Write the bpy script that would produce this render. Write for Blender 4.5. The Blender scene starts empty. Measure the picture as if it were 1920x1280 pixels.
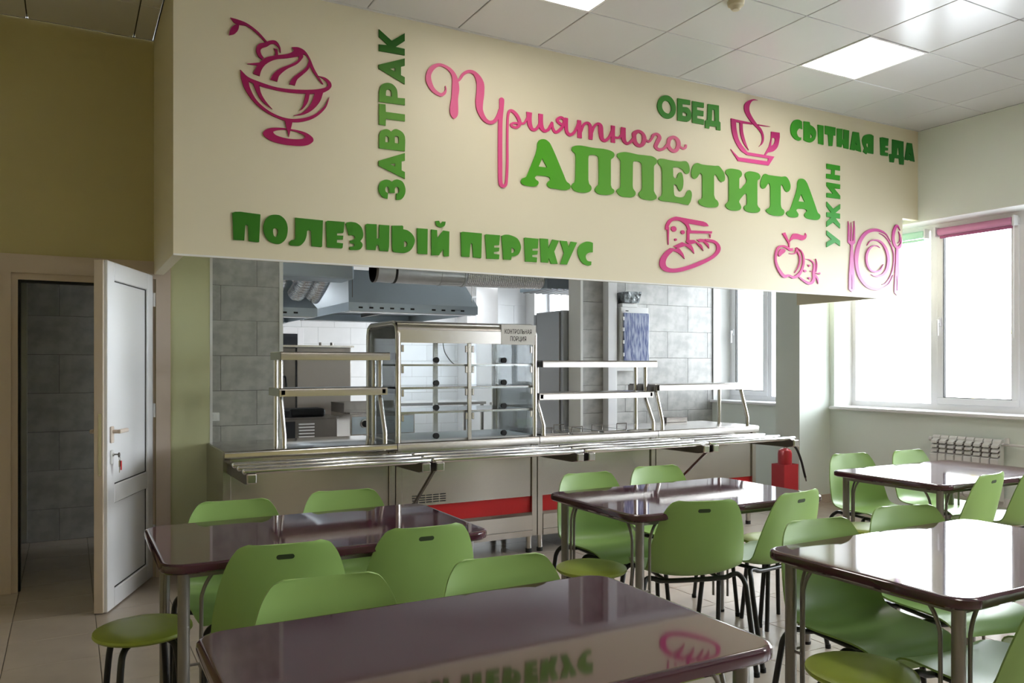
import bpy, bmesh, math, random
from mathutils import Vector, Matrix
from mathutils.geometry import tessellate_polygon

random.seed(7)
SC = bpy.context.scene
COL = SC.collection

# ---------------------------------------------------------------- camera, sky, light, exposure
cam_d = bpy.data.cameras.new('camera')
cam_d.sensor_width = 36.0
cam_d.lens = 1510.7 / 1920 * 36.0
cam_d.shift_y = 44.6 / 1920
cam_d.clip_end = 200
cam = bpy.data.objects.new('camera', cam_d)
cam.location = (0, 0, 1.40)
cam.rotation_euler = (math.pi / 2, 0, -0.50297)
COL.objects.link(cam)
SC.camera = cam

SKY = 18.5
world = bpy.data.worlds.new('overcast_sky')
world.use_nodes = True
SC.world = world
_bg = world.node_tree.nodes['Background']
_bg.inputs['Color'].default_value = (0.90, 0.95, 1.0, 1)
_bg.inputs['Strength'].default_value = SKY

SC.view_settings.view_transform = 'Standard'
SC.view_settings.look = 'None'
SC.view_settings.gamma = 1.0
SC.view_settings.use_curve_mapping = False
SC.view_settings.exposure = 0.50
cy = SC.cycles
cy.use_denoising = True
cy.max_bounces = 10
cy.diffuse_bounces = 6
cy.glossy_bounces = 6
cy.transmission_bounces = 6
cy.transparent_max_bounces = 24
cy.caustics_reflective = False
cy.caustics_refractive = False
cy.sample_clamp_indirect = 8.0
cy.blur_glossy = 0.5

# room dimensions (metres; x along the bulkhead, y into the kitchen, camera at the origin)
XR = 6.84            # inner face of the window wall
XL, YB = -3.4, -4.3  # unseen walls behind and left of the camera
CEIL = 3.545
YD = 5.82            # door wall
YT = 7.40            # tiled wall behind the servery
YK = 14.7            # kitchen rear wall
KCEIL = 2.95
WIN = [(2.70, 5.62), (-0.30, 2.10), (-3.40, -0.90)]
WZ = (0.985, 2.72)
KWIN = [(6.0, 7.38), (8.7, 11.65), (12.85, 14.25)]          # servery and kitchen windows

def portal(y0, y1, z0, z1):
    l = bpy.data.lights.new('window_daylight', 'AREA')
    l.shape = 'RECTANGLE'; l.size = y1 - y0; l.size_y = z1 - z0
    l.cycles.is_portal = True
    o = bpy.data.objects.new('window_daylight', l)
    o.location = (7.24, (y0 + y1) / 2, (z0 + z1) / 2)
    o.rotation_euler = (math.pi / 2, 0, math.pi / 2)
    COL.objects.link(o)
for a, b in WIN + KWIN:
    portal(a, b, *WZ)

# ---------------------------------------------------------------- materials
MATS = {}
def mat(name, base, rough=0.5, metal=0.0, spec=0.5, var=0.0, vscale=6.0, bump=0.0, bscale=40.0, coat=0.0, base2=None, rvar=0.0, stretch=None, contrast=0.5):
    m = bpy.data.materials.new(name); m.use_nodes = True
    nt = m.node_tree; N = nt.nodes; L = nt.links
    b = N['Principled BSDF']
    b.inputs['Base Color'].default_value = (*base, 1)
    b.inputs['Roughness'].default_value = rough
    b.inputs['Metallic'].default_value = metal
    b.inputs['Specular IOR Level'].default_value = spec
    b.inputs['Coat Weight'].default_value = coat
    b.inputs['Coat Roughness'].default_value = 0.03
    if var or bump or rvar:
        tc = N.new('ShaderNodeTexCoord'); mp = N.new('ShaderNodeMapping')
        L.new(tc.outputs['Object'], mp.inputs['Vector'])
        if stretch: mp.inputs['Scale'].default_value = stretch
        nz = N.new('ShaderNodeTexNoise'); nz.inputs['Scale'].default_value = vscale; nz.inputs['Detail'].default_value = 5
        L.new(mp.outputs[0], nz.inputs['Vector'])
        if var:
            mx = N.new('ShaderNodeMix'); mx.data_type = 'RGBA'
            c2 = base2 or tuple(max(0, c * (1 - var)) for c in base)
            mx.inputs[6].default_value = (*base, 1); mx.inputs[7].default_value = (*c2, 1)
            rp = N.new('ShaderNodeValToRGB'); h = contrast / 2
            rp.color_ramp.elements[0].position = 0.5 - h; rp.color_ramp.elements[1].position = 0.5 + h
            L.new(nz.outputs[0], rp.inputs[0]); L.new(rp.outputs[0], mx.inputs[0])
            L.new(mx.outputs[2], b.inputs['Base Color'])
        if rvar:
            mr = N.new('ShaderNodeMapRange'); mr.inputs[3].default_value = rough - rvar; mr.inputs[4].default_value = rough + rvar
            L.new(nz.outputs[0], mr.inputs[0]); L.new(mr.outputs[0], b.inputs['Roughness'])
        if bump:
            n2 = N.new('ShaderNodeTexNoise'); n2.inputs['Scale'].default_value = bscale; n2.inputs['Detail'].default_value = 3
            L.new(mp.outputs[0], n2.inputs['Vector'])
            bp = N.new('ShaderNodeBump'); bp.inputs['Strength'].default_value = bump; bp.inputs['Distance'].default_value = 0.01
            L.new(n2.outputs[0], bp.inputs['Height']); L.new(bp.outputs[0], b.inputs['Normal'])
    MATS[name] = m
    return m

def glass(name, tint=(1, 1, 1), refl=1.0, rough=0.0):
    m = bpy.data.materials.new(name); m.use_nodes = True
    nt = m.node_tree; N = nt.nodes; L = nt.links
    N.remove(N['Principled BSDF'])
    t = N.new('ShaderNodeBsdfTransparent'); t.inputs[0].default_value = (*tint, 1)
    g = N.new('ShaderNodeBsdfGlossy'); g.inputs['Roughness'].default_value = rough
    fr = N.new('ShaderNodeFresnel'); fr.inputs[0].default_value = 1.45
    mu = N.new('ShaderNodeMath'); mu.operation = 'MULTIPLY'; mu.inputs[1].default_value = refl; mu.use_clamp = True
    mx = N.new('ShaderNodeMixShader')
    L.new(fr.outputs[0], mu.inputs[0]); L.new(mu.outputs[0], mx.inputs[0])
    L.new(t.outputs[0], mx.inputs[1]); L.new(g.outputs[0], mx.inputs[2])
    L.new(mx.outputs[0], N['Material Output'].inputs[0])
    MATS[name] = m

def gradient(name, stops, axis, lo, hi, rough=0.5):
    """printed colour gradient across a lettering piece (object-space metres)"""
    m = bpy.data.materials.new(name); m.use_nodes = True
    nt = m.node_tree; N = nt.nodes; L = nt.links
    b = N['Principled BSDF']; b.inputs['Roughness'].default_value = rough; b.inputs['Specular IOR Level'].default_value = 0.25
    tc = N.new('ShaderNodeTexCoord'); sp = N.new('ShaderNodeSeparateXYZ'); mr = N.new('ShaderNodeMapRange'); rp = N.new('ShaderNodeValToRGB')
    L.new(tc.outputs['Object'], sp.inputs[0]); L.new(sp.outputs[axis], mr.inputs[0])
    mr.inputs[1].default_value = lo; mr.inputs[2].default_value = hi
    L.new(mr.outputs[0], rp.inputs[0])
    e = rp.color_ramp.elements
    while len(e) < len(stops): e.new(0.5)
    for k, (p, c) in enumerate(stops): e[k].position = p; e[k].color = (*c, 1)
    L.new(rp.outputs[0], b.inputs['Base Color'])
    MATS[name] = m

def emit(name, col, s):
    m = bpy.data.materials.new(name); m.use_nodes = True
    b = m.node_tree.nodes['Principled BSDF']
    b.inputs['Base Color'].default_value = (*col, 1)
    b.inputs['Emission Color'].default_value = (*col, 1); b.inputs['Emission Strength'].default_value = s
    MATS[name] = m

mat('wall_pale', (0.79, 0.85, 0.80), 0.55, var=0.04, vscale=1.5)
mat('wall_paint', (0.58, 0.515, 0.265), 0.55, var=0.06, vscale=1.5, bump=0.05, bscale=180)
mat('panel_paint', (0.75, 0.685, 0.51), 0.5, var=0.03, vscale=1.2)
mat('green_paint', (0.60, 0.62, 0.37), 0.45, var=0.05, vscale=1.5)
mat('white_paint', (0.80, 0.80, 0.78), 0.5)
mat('ceiling_panel', (0.69, 0.69, 0.70), 0.22, spec=0.6, var=0.03, vscale=2)
mat('dark_gap', (0.03, 0.03, 0.03), 0.8)
mat('grout', (0.13, 0.11, 0.09), 0.8)
mat('floor_tile', (0.52, 0.44, 0.37), 0.22, spec=0.5, var=0.14, vscale=5, rvar=0.06)
mat('wall_grout', (0.16, 0.15, 0.14), 0.8)
mat('wall_tile', (0.36, 0.355, 0.345), 0.33, base2=(0.47, 0.465, 0.45), var=1, vscale=9, contrast=0.22)
mat('white_tile', (0.82, 0.83, 0.84), 0.25, var=0.06, vscale=4)
mat('pvc', (0.80, 0.80, 0.82), 0.28)
mat('pvc_beige', (0.62, 0.52, 0.44), 0.35)
mat('rubber', (0.012, 0.012, 0.012), 0.6)
mat('steel', (0.56, 0.53, 0.50), 0.24, metal=1.0, rvar=0.05, vscale=3, stretch=(1, 1, 60))
mat('steel_dark', (0.20, 0.185, 0.17), 0.3, metal=1.0)
mat('steel_mirror', (0.60, 0.58, 0.56), 0.10, metal=1.0)
mat('chrome', (0.75, 0.75, 0.75), 0.12, metal=1.0)
mat('hood_steel', (0.50, 0.58, 0.64), 0.42, metal=0.7, var=0.08, vscale=2)
mat('oven_steel', (0.36, 0.33, 0.30), 0.42, metal=1.0)
mat('galvanised', (0.55, 0.58, 0.60), 0.32, metal=0.9, var=0.15, vscale=9)
mat('foil', (0.75, 0.77, 0.80), 0.2, metal=1.0, bump=0.8, bscale=60)
mat('red_panel', (0.50, 0.006, 0.010), 0.3)
mat('red_paint', (0.42, 0.012, 0.022), 0.3)
mat('red_box', (0.48, 0.02, 0.03), 0.4)
mat('black_metal', (0.008, 0.008, 0.008), 0.32)
mat('black_plastic', (0.006, 0.006, 0.006), 0.6, spec=0.3)
mat('stool_lime', (0.34, 0.42, 0.06), 0.36, var=0.05, vscale=3)
mat('chair_green', (0.29, 0.46, 0.135), 0.34, var=0.05, vscale=3)
mat('slot_shade_green', (0.03, 0.05, 0.015), 0.6)  # shade inside the chair's grip recess, put into the colour
mat('table_top', (0.058, 0.014, 0.026), 0.045, spec=0.8, bump=0.012, bscale=4)
mat('table_leg', (0.27, 0.25, 0.235), 0.35, metal=0.5)
mat('radiator', (0.74, 0.74, 0.74), 0.35)
mat('blind_pink', (0.62, 0.26, 0.42), 0.7)
mat('blind_pink_dark', (0.38, 0.10, 0.22), 0.7)
mat('blind_green', (0.42, 0.68, 0.54), 0.7)
mat('paper', (0.80, 0.78, 0.76), 0.6)
mat('ink', (0.03, 0.03, 0.03), 0.6)
mat('panel_blue', (0.07, 0.09, 0.22), 0.12, spec=0.6, base2=(0.35, 0.38, 0.52), var=1, vscale=16, stretch=(3.2, 1, 0.5), contrast=0.25)
mat('wrap_black', (0.015, 0.02, 0.025), 0.1, spec=0.8, bump=1.0, bscale=22, base2=(0.25, 0.28, 0.3), var=1, vscale=14, contrast=0.2)
mat('plastic_white', (0.78, 0.78, 0.78), 0.35)
mat('key_red', (0.5, 0.01, 0.015), 0.4)
mat('brass', (0.55, 0.46, 0.30), 0.3, metal=1.0)
mat('fridge_grey', (0.44, 0.46, 0.49), 0.4, metal=0.4)
mat('dark_glass', (0.02, 0.022, 0.025), 0.1)
mat('cream_plastic', (0.62, 0.56, 0.40), 0.5)
mat('facade', (0.78, 0.77, 0.75), 0.8)
mat('asphalt', (0.42, 0.42, 0.42), 0.9)
mat('yellow_pipe', (0.75, 0.62, 0.30), 0.5)
mat('pale_green', (0.50, 0.62, 0.42), 0.4)
glass('window_glass', (0.97, 0.98, 0.98), 0.8)
glass('case_glass', (0.94, 0.97, 0.985), 0.9)
emit('fill_lamp_cool', (0.92, 0.96, 1.0), 26.0)  # glow of the added kitchen fill lamps
emit('led', (1.0, 0.955, 0.89), 9.0)
G1, G2, G3 = (0.028, 0.14, 0.006), (0.075, 0.32, 0.014), (0.16, 0.36, 0.06)
gradient('green_snack', [(0, (0.03, 0.17, 0.008)), (1, (0.085, 0.36, 0.02))], 0, 0.78, 3.3)
gradient('green_breakfast', [(0, (0.06, 0.29, 0.015)), (0.55, (0.13, 0.33, 0.04)), (1, (0.016, 0.105, 0.005))], 2, 2.4, 3.36)
gradient('green_lunch', [(0, (0.24, 0.45, 0.10)), (1, (0.04, 0.22, 0.02))], 2, 2.98, 3.25)
gradient('green_hearty', [(0, (0.05, 0.34, 0.02)), (1, (0.015, 0.17, 0.025))], 0, 5.1, 6.75)
gradient('green_appetite', [(0, (0.07, 0.36, 0.008)), (0.45, (0.14, 0.36, 0.05)), (1, (0.07, 0.38, 0.035))], 0, 2.65, 5.5)
gradient('green_dinner', [(0, (0.10, 0.42, 0.14)), (1, (0.045, 0.32, 0.02))], 2, 2.3, 2.9)
gradient('pink_pleasant', [(0, (0.78, 0.16, 0.32)), (0.25, (0.72, 0.09, 0.26)), (0.42, (0.70, 0.05, 0.22)), (0.72, (0.50, 0.03, 0.14)), (1, (0.75, 0.19, 0.32))], 0, 1.95, 4.15)
gradient('pink_sundae', [(0, (0.40, 0.012, 0.11)), (1, (0.30, 0.010, 0.09))], 2, 2.7, 3.5)
gradient('pink_cup', [(0, (0.75, 0.06, 0.28)), (0.6, (0.70, 0.09, 0.30)), (1, (0.42, 0.02, 0.14))], 2, 2.85, 3.25)
gradient('pink_bread', [(0, (0.64, 0.06, 0.26)), (1, (0.62, 0.05, 0.22))], 2, 2.1, 2.4)
gradient('pink_apple', [(0, (0.66, 0.18, 0.46)), (1, (0.66, 0.06, 0.25))], 2, 2.05, 2.4)
gradient('pink_plate', [(0, (0.72, 0.42, 0.72)), (0.45, (0.66, 0.20, 0.46)), (1, (0.58, 0.06, 0.30))], 2, 2.03, 2.66)

# ---------------------------------------------------------------- helpers
def tag(o, label=None, cat=None, group=None, kind=None):
    if label: o['label'] = label
    if cat: o['category'] = cat
    if group: o['group'] = group
    if kind: o['kind'] = kind
    return o

def empty(name, loc, label, cat, group=None, rz=0.0):
    o = bpy.data.objects.new(name, None); o.empty_display_size = 0.1
    o.location = loc; o.rotation_euler = (0, 0, rz)
    COL.objects.link(o)
    return tag(o, label, cat, group)

def link(name, me, material, parent=None, loc=None):
    o = bpy.data.objects.new(name, me)
    if material is not None and not me.materials:
        me.materials.append(MATS[material] if isinstance(material, str) else material)
    COL.objects.link(o)
    if parent is not None: o.parent = parent
    if loc is not None: o.location = loc
    return o

def root_loc(p):
    v = Vector((0, 0, 0))
    while p is not None:
        v += Vector(p.location); p = p.parent
    return v

def smooth_path(pts, n=6):
    P = [Vector(p) for p in pts]
    out = []
    for i in range(len(P) - 1):
        p0 = P[i - 1] if i else P[0] * 2 - P[1]
        p3 = P[i + 2] if i + 2 < len(P) else P[-1] * 2 - P[-2]
        p1, p2 = P[i], P[i + 1]
        for k in range(n):
            t = k / n
            out.append(0.5 * ((2 * p1) + (p2 - p0) * t + (2 * p0 - 5 * p1 + 4 * p2 - p3) * t * t + (3 * p1 - p0 - 3 * p2 + p3) * t ** 3))
    out.append(P[-1])
    return out

class MB:
    """collects shapes into one mesh"""
    def __init__(s): s.bm = bmesh.new()
    def box(s, x0, x1, y0, y1, z0, z1, bevel=0.0, seg=1):
        v = [s.bm.verts.new(p) for p in ((x0, y0, z0), (x1, y0, z0), (x1, y1, z0), (x0, y1, z0), (x0, y0, z1), (x1, y0, z1), (x1, y1, z1), (x0, y1, z1))]
        fs = [s.bm.faces.new([v[i] for i in f]) for f in ((3, 2, 1, 0), (4, 5, 6, 7), (0, 1, 5, 4), (1, 2, 6, 5), (2, 3, 7, 6), (3, 0, 4, 7))]
        if bevel:
            es = list({e for f in fs for e in f.edges})
            bmesh.ops.bevel(s.bm, geom=es, offset=bevel, segments=seg, affect='EDGES', profile=0.5)
        return s
    def hexa(s, pts):
        v = [s.bm.verts.new(p) for p in pts]
        for f in ((3, 2, 1, 0), (4, 5, 6, 7), (0, 1, 5, 4), (1, 2, 6, 5), (2, 3, 7, 6), (3, 0, 4, 7)): s.bm.faces.new([v[i] for i in f])
        return s
    def prism(s, poly, axis, a, b):
        """poly: 2-D outline in the two other axes, extruded along axis from a to b"""
        def p3(p, t):
            return {0: (t, p[0], p[1]), 1: (p[0], t, p[1]), 2: (p[0], p[1], t)}[axis]
        A = [s.bm.verts.new(p3(p, a)) for p in poly]; B = [s.bm.verts.new(p3(p, b)) for p in poly]
        n = len(poly)
        s.bm.faces.new(A); s.bm.faces.new(B[::-1])
        for i in range(n): s.bm.faces.new((A[i], B[i], B[(i + 1) % n], A[(i + 1) % n]))
        return s
    def cyl(s, p, q, r, seg=16, r2=None):
        p, q = Vector(p), Vector(q); d = (q - p).normalized()
        u = d.orthogonal().normalized(); w = d.cross(u)
        r2 = r if r2 is None else r2
        A = []; B = []
        for i in range(seg):
            a = 2 * math.pi * i / seg; o = u * math.cos(a) + w * math.sin(a)
            A.append(s.bm.verts.new(p + o * r)); B.append(s.bm.verts.new(q + o * r2))
        s.bm.faces.new(A[::-1]); s.bm.faces.new(B)
        for i in range(seg): s.bm.faces.new((A[i], A[(i + 1) % seg], B[(i + 1) % seg], B[i]))
        return s
    def tube(s, pts, r, seg=8, smooth=6, ratio=1.0):
        P = smooth_path(pts, smooth) if smooth else [Vector(p) for p in pts]
        rings = []; u = None
        for i, p in enumerate(P):
            t = (P[min(i + 1, len(P) - 1)] - P[max(i - 1, 0)]).normalized()
            if u is None: u = t.orthogonal().normalized()
            u = (u - t * u.dot(t)).normalized(); w = t.cross(u)
            rr = r(i / (len(P) - 1)) if callable(r) else r
            rings.append([s.bm.verts.new(p + (u * math.cos(2 * math.pi * k / seg) + w * math.sin(2 * math.pi * k / seg) * ratio) * rr) for k in range(seg)])
        for a, b in zip(rings, rings[1:]):
            for k in range(seg): s.bm.faces.new((a[k], a[(k + 1) % seg], b[(k + 1) % seg], b[k]))
        s.bm.faces.new(rings[0][::-1]); s.bm.faces.new(rings[-1])
        return s
    def lathe(s, prof, c=(0, 0, 0), seg=32):
        """prof: (radius, z) from bottom to top around the vertical through c"""
        rings = []
        for r, z in prof:
            if r < 1e-6: rings.append([s.bm.verts.new((c[0], c[1], c[2] + z))])
            else: rings.append([s.bm.verts.new((c[0] + r * math.cos(2 * math.pi * k / seg), c[1] + r * math.sin(2 * math.pi * k / seg), c[2] + z)) for k in range(seg)])
        for a, b in zip(rings, rings[1:]):
            for k in range(seg):
                k2 = (k + 1) % seg
                if len(a) == 1 and len(b) == 1: continue
                if len(a) == 1: s.bm.faces.new((a[0], b[k2], b[k]))
                elif len(b) == 1: s.bm.faces.new((a[k], a[k2], b[0]))
                else: s.bm.faces.new((a[k], a[k2], b[k2], b[k]))
        if len(rings[0]) > 1: s.bm.faces.new(rings[0][::-1])
        if len(rings[-1]) > 1: s.bm.faces.new(rings[-1])
        return s
    def sphere(s, c, r, seg=12):
        bmesh.ops.create_uvsphere(s.bm, u_segments=seg, v_segments=max(6, seg // 2), radius=r, matrix=Matrix.Translation(c))
        return s
    def mesh(s, name, shift=None, smooth=None):
        bmesh.ops.recalc_face_normals(s.bm, faces=s.bm.faces[:])
        if shift is not None: bmesh.ops.translate(s.bm, vec=-Vector(shift), verts=s.bm.verts[:])
        me = bpy.data.meshes.new(name); s.bm.to_mesh(me); s.bm.free()
        if smooth is not None:
            me.shade_smooth()
            try: me.set_sharp_from_angle(angle=math.radians(smooth))
            except Exception: pass
        return me
    def build(s, name, material, parent=None, smooth=None):
        """coordinates given in world space unless the parent was made at the origin"""
        me = s.mesh(name, root_loc(parent) if parent else None, smooth)
        return link(name, me, material, parent)
    def local(s, name, material, parent, smooth=None):
        return link(name, s.mesh(name, None, smooth), material, parent)

def struct(name, mb, material, smooth=None):
    return tag(mb.build(name, material, None, smooth), kind='structure')

def copy_tree(o, parent=None, loc=None, rz=None, label=None, group=None):
    c = o.copy(); COL.objects.link(c); c.parent = parent
    if loc is not None: c.location = loc
    if rz is not None: c.rotation_euler = (0, 0, rz)
    if label: c['label'] = label
    if group: c['group'] = group
    for ch in list(o.children): copy_tree(ch, c)
    return c

# ---------------------------------------------------------------- room shell
f = MB(); f.box(XL, XR + 0.36, YB, YK, -0.16, -0.006)
floor = struct('floor', f, 'grout')

# floor tiles 0.4 m: the ones the photograph shows largest are parts, the rest one joined part
def tile_mesh(w, h, t, axis, name):
    m = MB(); e = 0.0015
    if axis == 'z': m.box(0, w, 0, h, 0, t, e)
    else: m.box(0, w, -t, 0, 0, h, e)
    return m.mesh(name)
cells = []
i0 = -9; 
for i in range(-8, 19):
    for j in range(-22, 28):
        x0, y0 = -0.268 + 0.4 * i, 4.36 + 0.4 * j
        x1, y1 = x0 + 0.397, y0 + 0.397
        if x1 < XL or x0 > XR - 0.02 or y0 > YK - 0.4 or y1 < YB: continue
        d = math.sin(0.50297) * (x0 + .2) + math.cos(0.50297) * (y0 + .2)
        r = math.cos(0.50297) * (x0 + .2) - math.sin(0.50297) * (y0 + .2)
        seen = d > 1.5 and abs(r / d) < 0.75 and y0 < 7.2 and (y0 < 5.0 or x0 < 0.9)
        cells.append((0 if seen else 1, d, x0, y0, min(x1, XR - 0.001), y1))
cells.sort()
fm = {}
rest = MB()
for k, (hid, d, x0, y0, x1, y1) in enumerate(cells):
    if k < 280 and not hid:
        key = round(x1 - x0, 3)
        if key not in fm: fm[key] = tile_mesh(x1 - x0, 0.397, 0.006, 'z', 'tile')
        link('tile', fm[key], 'floor_tile', floor, (x0, y0, -0.006))
    else:
        rest.box(x0, x1, y0, y1, -0.006, 0.0)
o = rest.build('tile_field', 'floor_tile', floor); tag(o, kind='stuff')

# window wall with its openings
w = MB()
yy = YB
for a, b in sorted(WIN):
    w.box(XR, XR + 0.36, yy, a, 0, CEIL); w.box(XR, XR + 0.36, a, b, 0, WZ[0] - 0.03); w.box(XR, XR + 0.36, a, b, WZ[1], CEIL); yy = b
w.box(XR, XR + 0.36, yy, 6.0, 0, CEIL)
w.box(XR, XR + 0.36, 6.0, YT, 0, WZ[0] - 0.03)
wall_right = struct('wall_right', w, 'wall_pale')
w = MB(); yy = YT
w.box(XR, XR + 0.36, 6.0, YT, WZ[1], CEIL)
for a, b in KWIN[1:]:
    w.box(XR, XR + 0.36, yy, a, 0, CEIL); w.box(XR, XR + 0.36, a, b, 0, WZ[0] - 0.03); w.box(XR, XR + 0.36, a, b, WZ[1], CEIL); yy = b
w.box(XR, XR + 0.36, yy, YK + 0.2, 0, CEIL)
struct('wall_kitchen_right', w, 'white_tile')
w = MB()   # white reveals lining the window openings
for a, b in WIN + [KWIN[0]]:
    w.box(XR + 0.004, XR + 0.27, b - 0.004, b, WZ[0], WZ[1] - 0.004); w.box(XR + 0.004, XR + 0.27, a, a + 0.004, WZ[0], WZ[1] - 0.004); w.box(XR + 0.004, XR + 0.27, a, b, WZ[1] - 0.004, WZ[1])
struct('trim_1', w, 'white_paint')

struct('wall_left', MB().box(XL - 0.2, XL, YB, YD, 0, CEIL), 'wall_paint')
struct('wall_store', MB().box(-1.56, -1.36, YD + 0.2, YT, 0, 2.6), 'wall_paint')
struct('wall_back', MB().box(XL - 0.2, XR + 0.36, YB - 0.2, YB, 0, CEIL), 'wall_paint')

# dividing wall: door wall left, header over the servery, pier right
DX0, DX1, DZ = -0.31, 0.50, 1.97
w = MB()
w.box(XL, DX0, YD, YD + 0.20, 0, CEIL); w.box(DX0, DX1, YD, YD + 0.20, DZ, CEIL); w.box(DX1, 0.60, YD, YD + 0.2, 0, CEIL)
wall_door = struct('wall_front', w, 'wall_paint')
struct('wall_pilaster', MB().box(0.60, 0.845, YD, YD + 0.20, 0, KCEIL).box(0.70, 0.845, YD + 0.20, 6.95, 0, KCEIL), 'green_paint')  # rear box: unseen partition, its length set to darken the room behind the door
struct('trim_2', MB().box(0.845, 0.862, YD - 0.004, YD + 0.2, 0, KCEIL), 'white_paint')
struct('wall_header', MB().box(0.60, XR, YD, YD + 0.16, 2.75, CEIL), 'white_paint')
struct('wall_pier', MB().box(6.40, XR, 5.67, 5.98, 0, CEIL), 'wall_pale')
# hanging bulkhead: front sheet with a notch at the window, side returns, open below
poly = [(0.494, 2.0), (6.616, 2.0), (6.616, 2.733), (XR, 2.733), (XR, CEIL), (0.494, CEIL)]
b_ = MB(); b_.prism(poly, 1, 4.69, 4.75)
b_.box(0.494, 0.552, 4.75, YD, 2.0, CEIL); b_.box(6.36, 6.42, 4.75, 5.67, 2.0, CEIL)
bulk = struct('wall_bulkhead', b_, 'panel_paint')
struct('trim_3', MB().box(0.494, 6.616, 4.684, 4.69, 1.994, 2.004), 'white_paint')
# baseboards
b_ = MB(); b_.box(XR - 0.012, XR, YB, 5.67, 0, 0.085); b_.box(6.40, XR - 0.012, 5.658, 5.67, 0, 0.085); b_.box(6.388, 6.40, 5.658, 5.98, 0, 0.085)
struct('baseboard_right', b_, 'pvc_beige')
struct('baseboard_front', MB().box(XL, DX0 - 0.11, YD - 0.012, YD, 0, 0.085).box(0.60, 0.845, YD - 0.012, YD, 0, 0.085), 'pvc_beige')

# ceilings
ceiling = struct('ceiling', MB().box(XL, XR + 0.36, YB, YD + 0.2, CEIL + 0.012, CEIL + 0.15), 'dark_gap')
struct('ceiling_kitchen', MB().box(0.5, XR + 0.36, YD, YK + 0.2, KCEIL, KCEIL + 0.15).box(XL, 0.8, YD + 0.2, YT, 2.6, 2.7), 'white_paint')
LED = {(i, j) for i in (1, 5) for j in (1, 5)}
cm = {}
for i in range(-9, 10):
    for j in range(-2, 16):
        x0, x1 = 1.5736 + 0.6 * i, 1.5736 + 0.6 * (i + 1)
        y1, y0 = 4.6676 - 0.6 * j, 4.6676 - 0.6 * (j + 1)
        if j < 0: x1 = min(x1, 0.492); y1 = min(y1, YD - 0.002)
        x0, x1, y0 = max(x0, XL), min(x1, XR - 0.002), max(y0, YB)
        if x1 - x0 < 0.03 or y1 - y0 < 0.03 or (i, j) in LED: continue
        g = 0.0032
        key = (round(x1 - x0, 3), round(y1 - y0, 3))
        if key not in cm:
            m = MB(); m.box(g, key[0] - g, g, key[1] - g, 0, 0.012, 0.003); cm[key] = m.mesh('ceiling_panel')
        link('panel', cm[key], 'ceiling_panel', ceiling, (x0, y0, CEIL))
struct('trim_4', MB().box(0.494, XR, 4.6676, 4.69, CEIL - 0.001, CEIL + 0.012), 'ceiling_panel')
nled = {(1, 1): 'square white LED ceiling panel glowing above the word for breakfast, door side',
        (5, 1): 'square white LED ceiling panel glowing above the coffee cup decal, window side',
        (1, 5): 'square white LED ceiling panel over the second-row tables, door side', (5, 5): 'square white LED ceiling panel over the second row, window side'}
for k, (i, j) in enumerate(sorted(LED)):
    x0, y0 = 1.5736 + 0.6 * i, 4.6676 - 0.6 * (j + 1)
    t = empty('ceiling_light', (x0 + .3, y0 + .3, CEIL), nled[(i, j)], 'ceiling light', 'LED panels in the dining ceiling')
    m = MB()
    for a in ((x0 + .003, x0 + .02, y0 + .003, y0 + .597), (x0 + .58, x0 + .597, y0 + .003, y0 + .597), (x0 + .02, x0 + .58, y0 + .003, y0 + .02), (x0 + .02, x0 + .58, y0 + .58, y0 + .597)):
        m.box(a[0], a[1], a[2], a[3], CEIL - 0.004, CEIL + 0.012)
    m.build('frame', 'plastic_white', t)
    MB().box(x0 + .02, x0 + .58, y0 + .02, y0 + .58, CEIL, CEIL + 0.011).build('diffuser', 'led', t)

# ---------------------------------------------------------------- tiled walls (each tile a part)
PX, PZ = 0.615, 0.3075
def tiled(parent, x0, x1, y, z0, z1, jx_a, jz, material, px=PX, pz=PZ, t=0.006):
    """running-bond tiles on the plane y (facing -y); jx_a = joint x on the row whose foot is jz; every second row is shifted by half"""
    cache = {}
    k0 = math.floor((z0 - jz) / pz); k1 = math.ceil((z1 - jz) / pz)
    for k in range(k0, k1):
        a, b = max(z0, jz + k * pz), min(z1, jz + (k + 1) * pz)
        if b - a < 0.02: continue
        ph = jx_a + (px / 2 if k % 2 else 0)
        n = math.floor((x0 - ph) / px)
        while ph + n * px < x1:
            c, d = max(x0, ph + n * px), min(x1, ph + (n + 1) * px); n += 1
            if d - c < 0.02: continue
            key = (round(d - c - 0.003, 3), round(b - a - 0.003, 3))
            if key not in cache: cache[key] = tile_mesh(key[0], key[1], t, 'y', 'tile')
            link('tile', cache[key], material, parent, (c + 0.0015, y, a + 0.0015))
wt = struct('wall_tiled', MB().box(XL, 1.695, YT, YT + 0.22, 0, KCEIL), 'wall_grout')
tiled(wt, -1.36, 1.695, YT, 0, KCEIL, 1.163, 1.7925, 'wall_tile')
struct('trim_5', MB().box(1.667, 1.70, YT - 0.012, YT + 0.22, 0, KCEIL), 'white_paint')
wr = struct('wall_tiled_right', MB().box(4.95, XR + 0.30, YT, YT + 0.22, 0, KCEIL), 'wall_grout')
tiled(wr, 4.95, XR + 0.27, YT, 0, KCEIL, 5.843, 1.7925, 'wall_tile')
struct('trim_6', MB().box(4.925, 4.955, YT - 0.012, YT + 0.23, 0, KCEIL), 'white_paint')
wk = struct('wall_kitchen_back', MB().box(0.5, XR + 0.36, YK, YK + 0.2, 0, KCEIL), 'wall_grout')
tiled(wk, 1.2, XR, YK, 0, KCEIL, 3.4, 1.7925, 'white_tile')
struct('wall_kitchen_left', MB().box(1.0, 1.2, YT + 0.22, YK, 0, KCEIL), 'white_paint')
pc = struct('wall_kitchen_pier', MB().box(6.30, XR, 11.95, 12.75, 0, KCEIL), 'white_tile')
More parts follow.
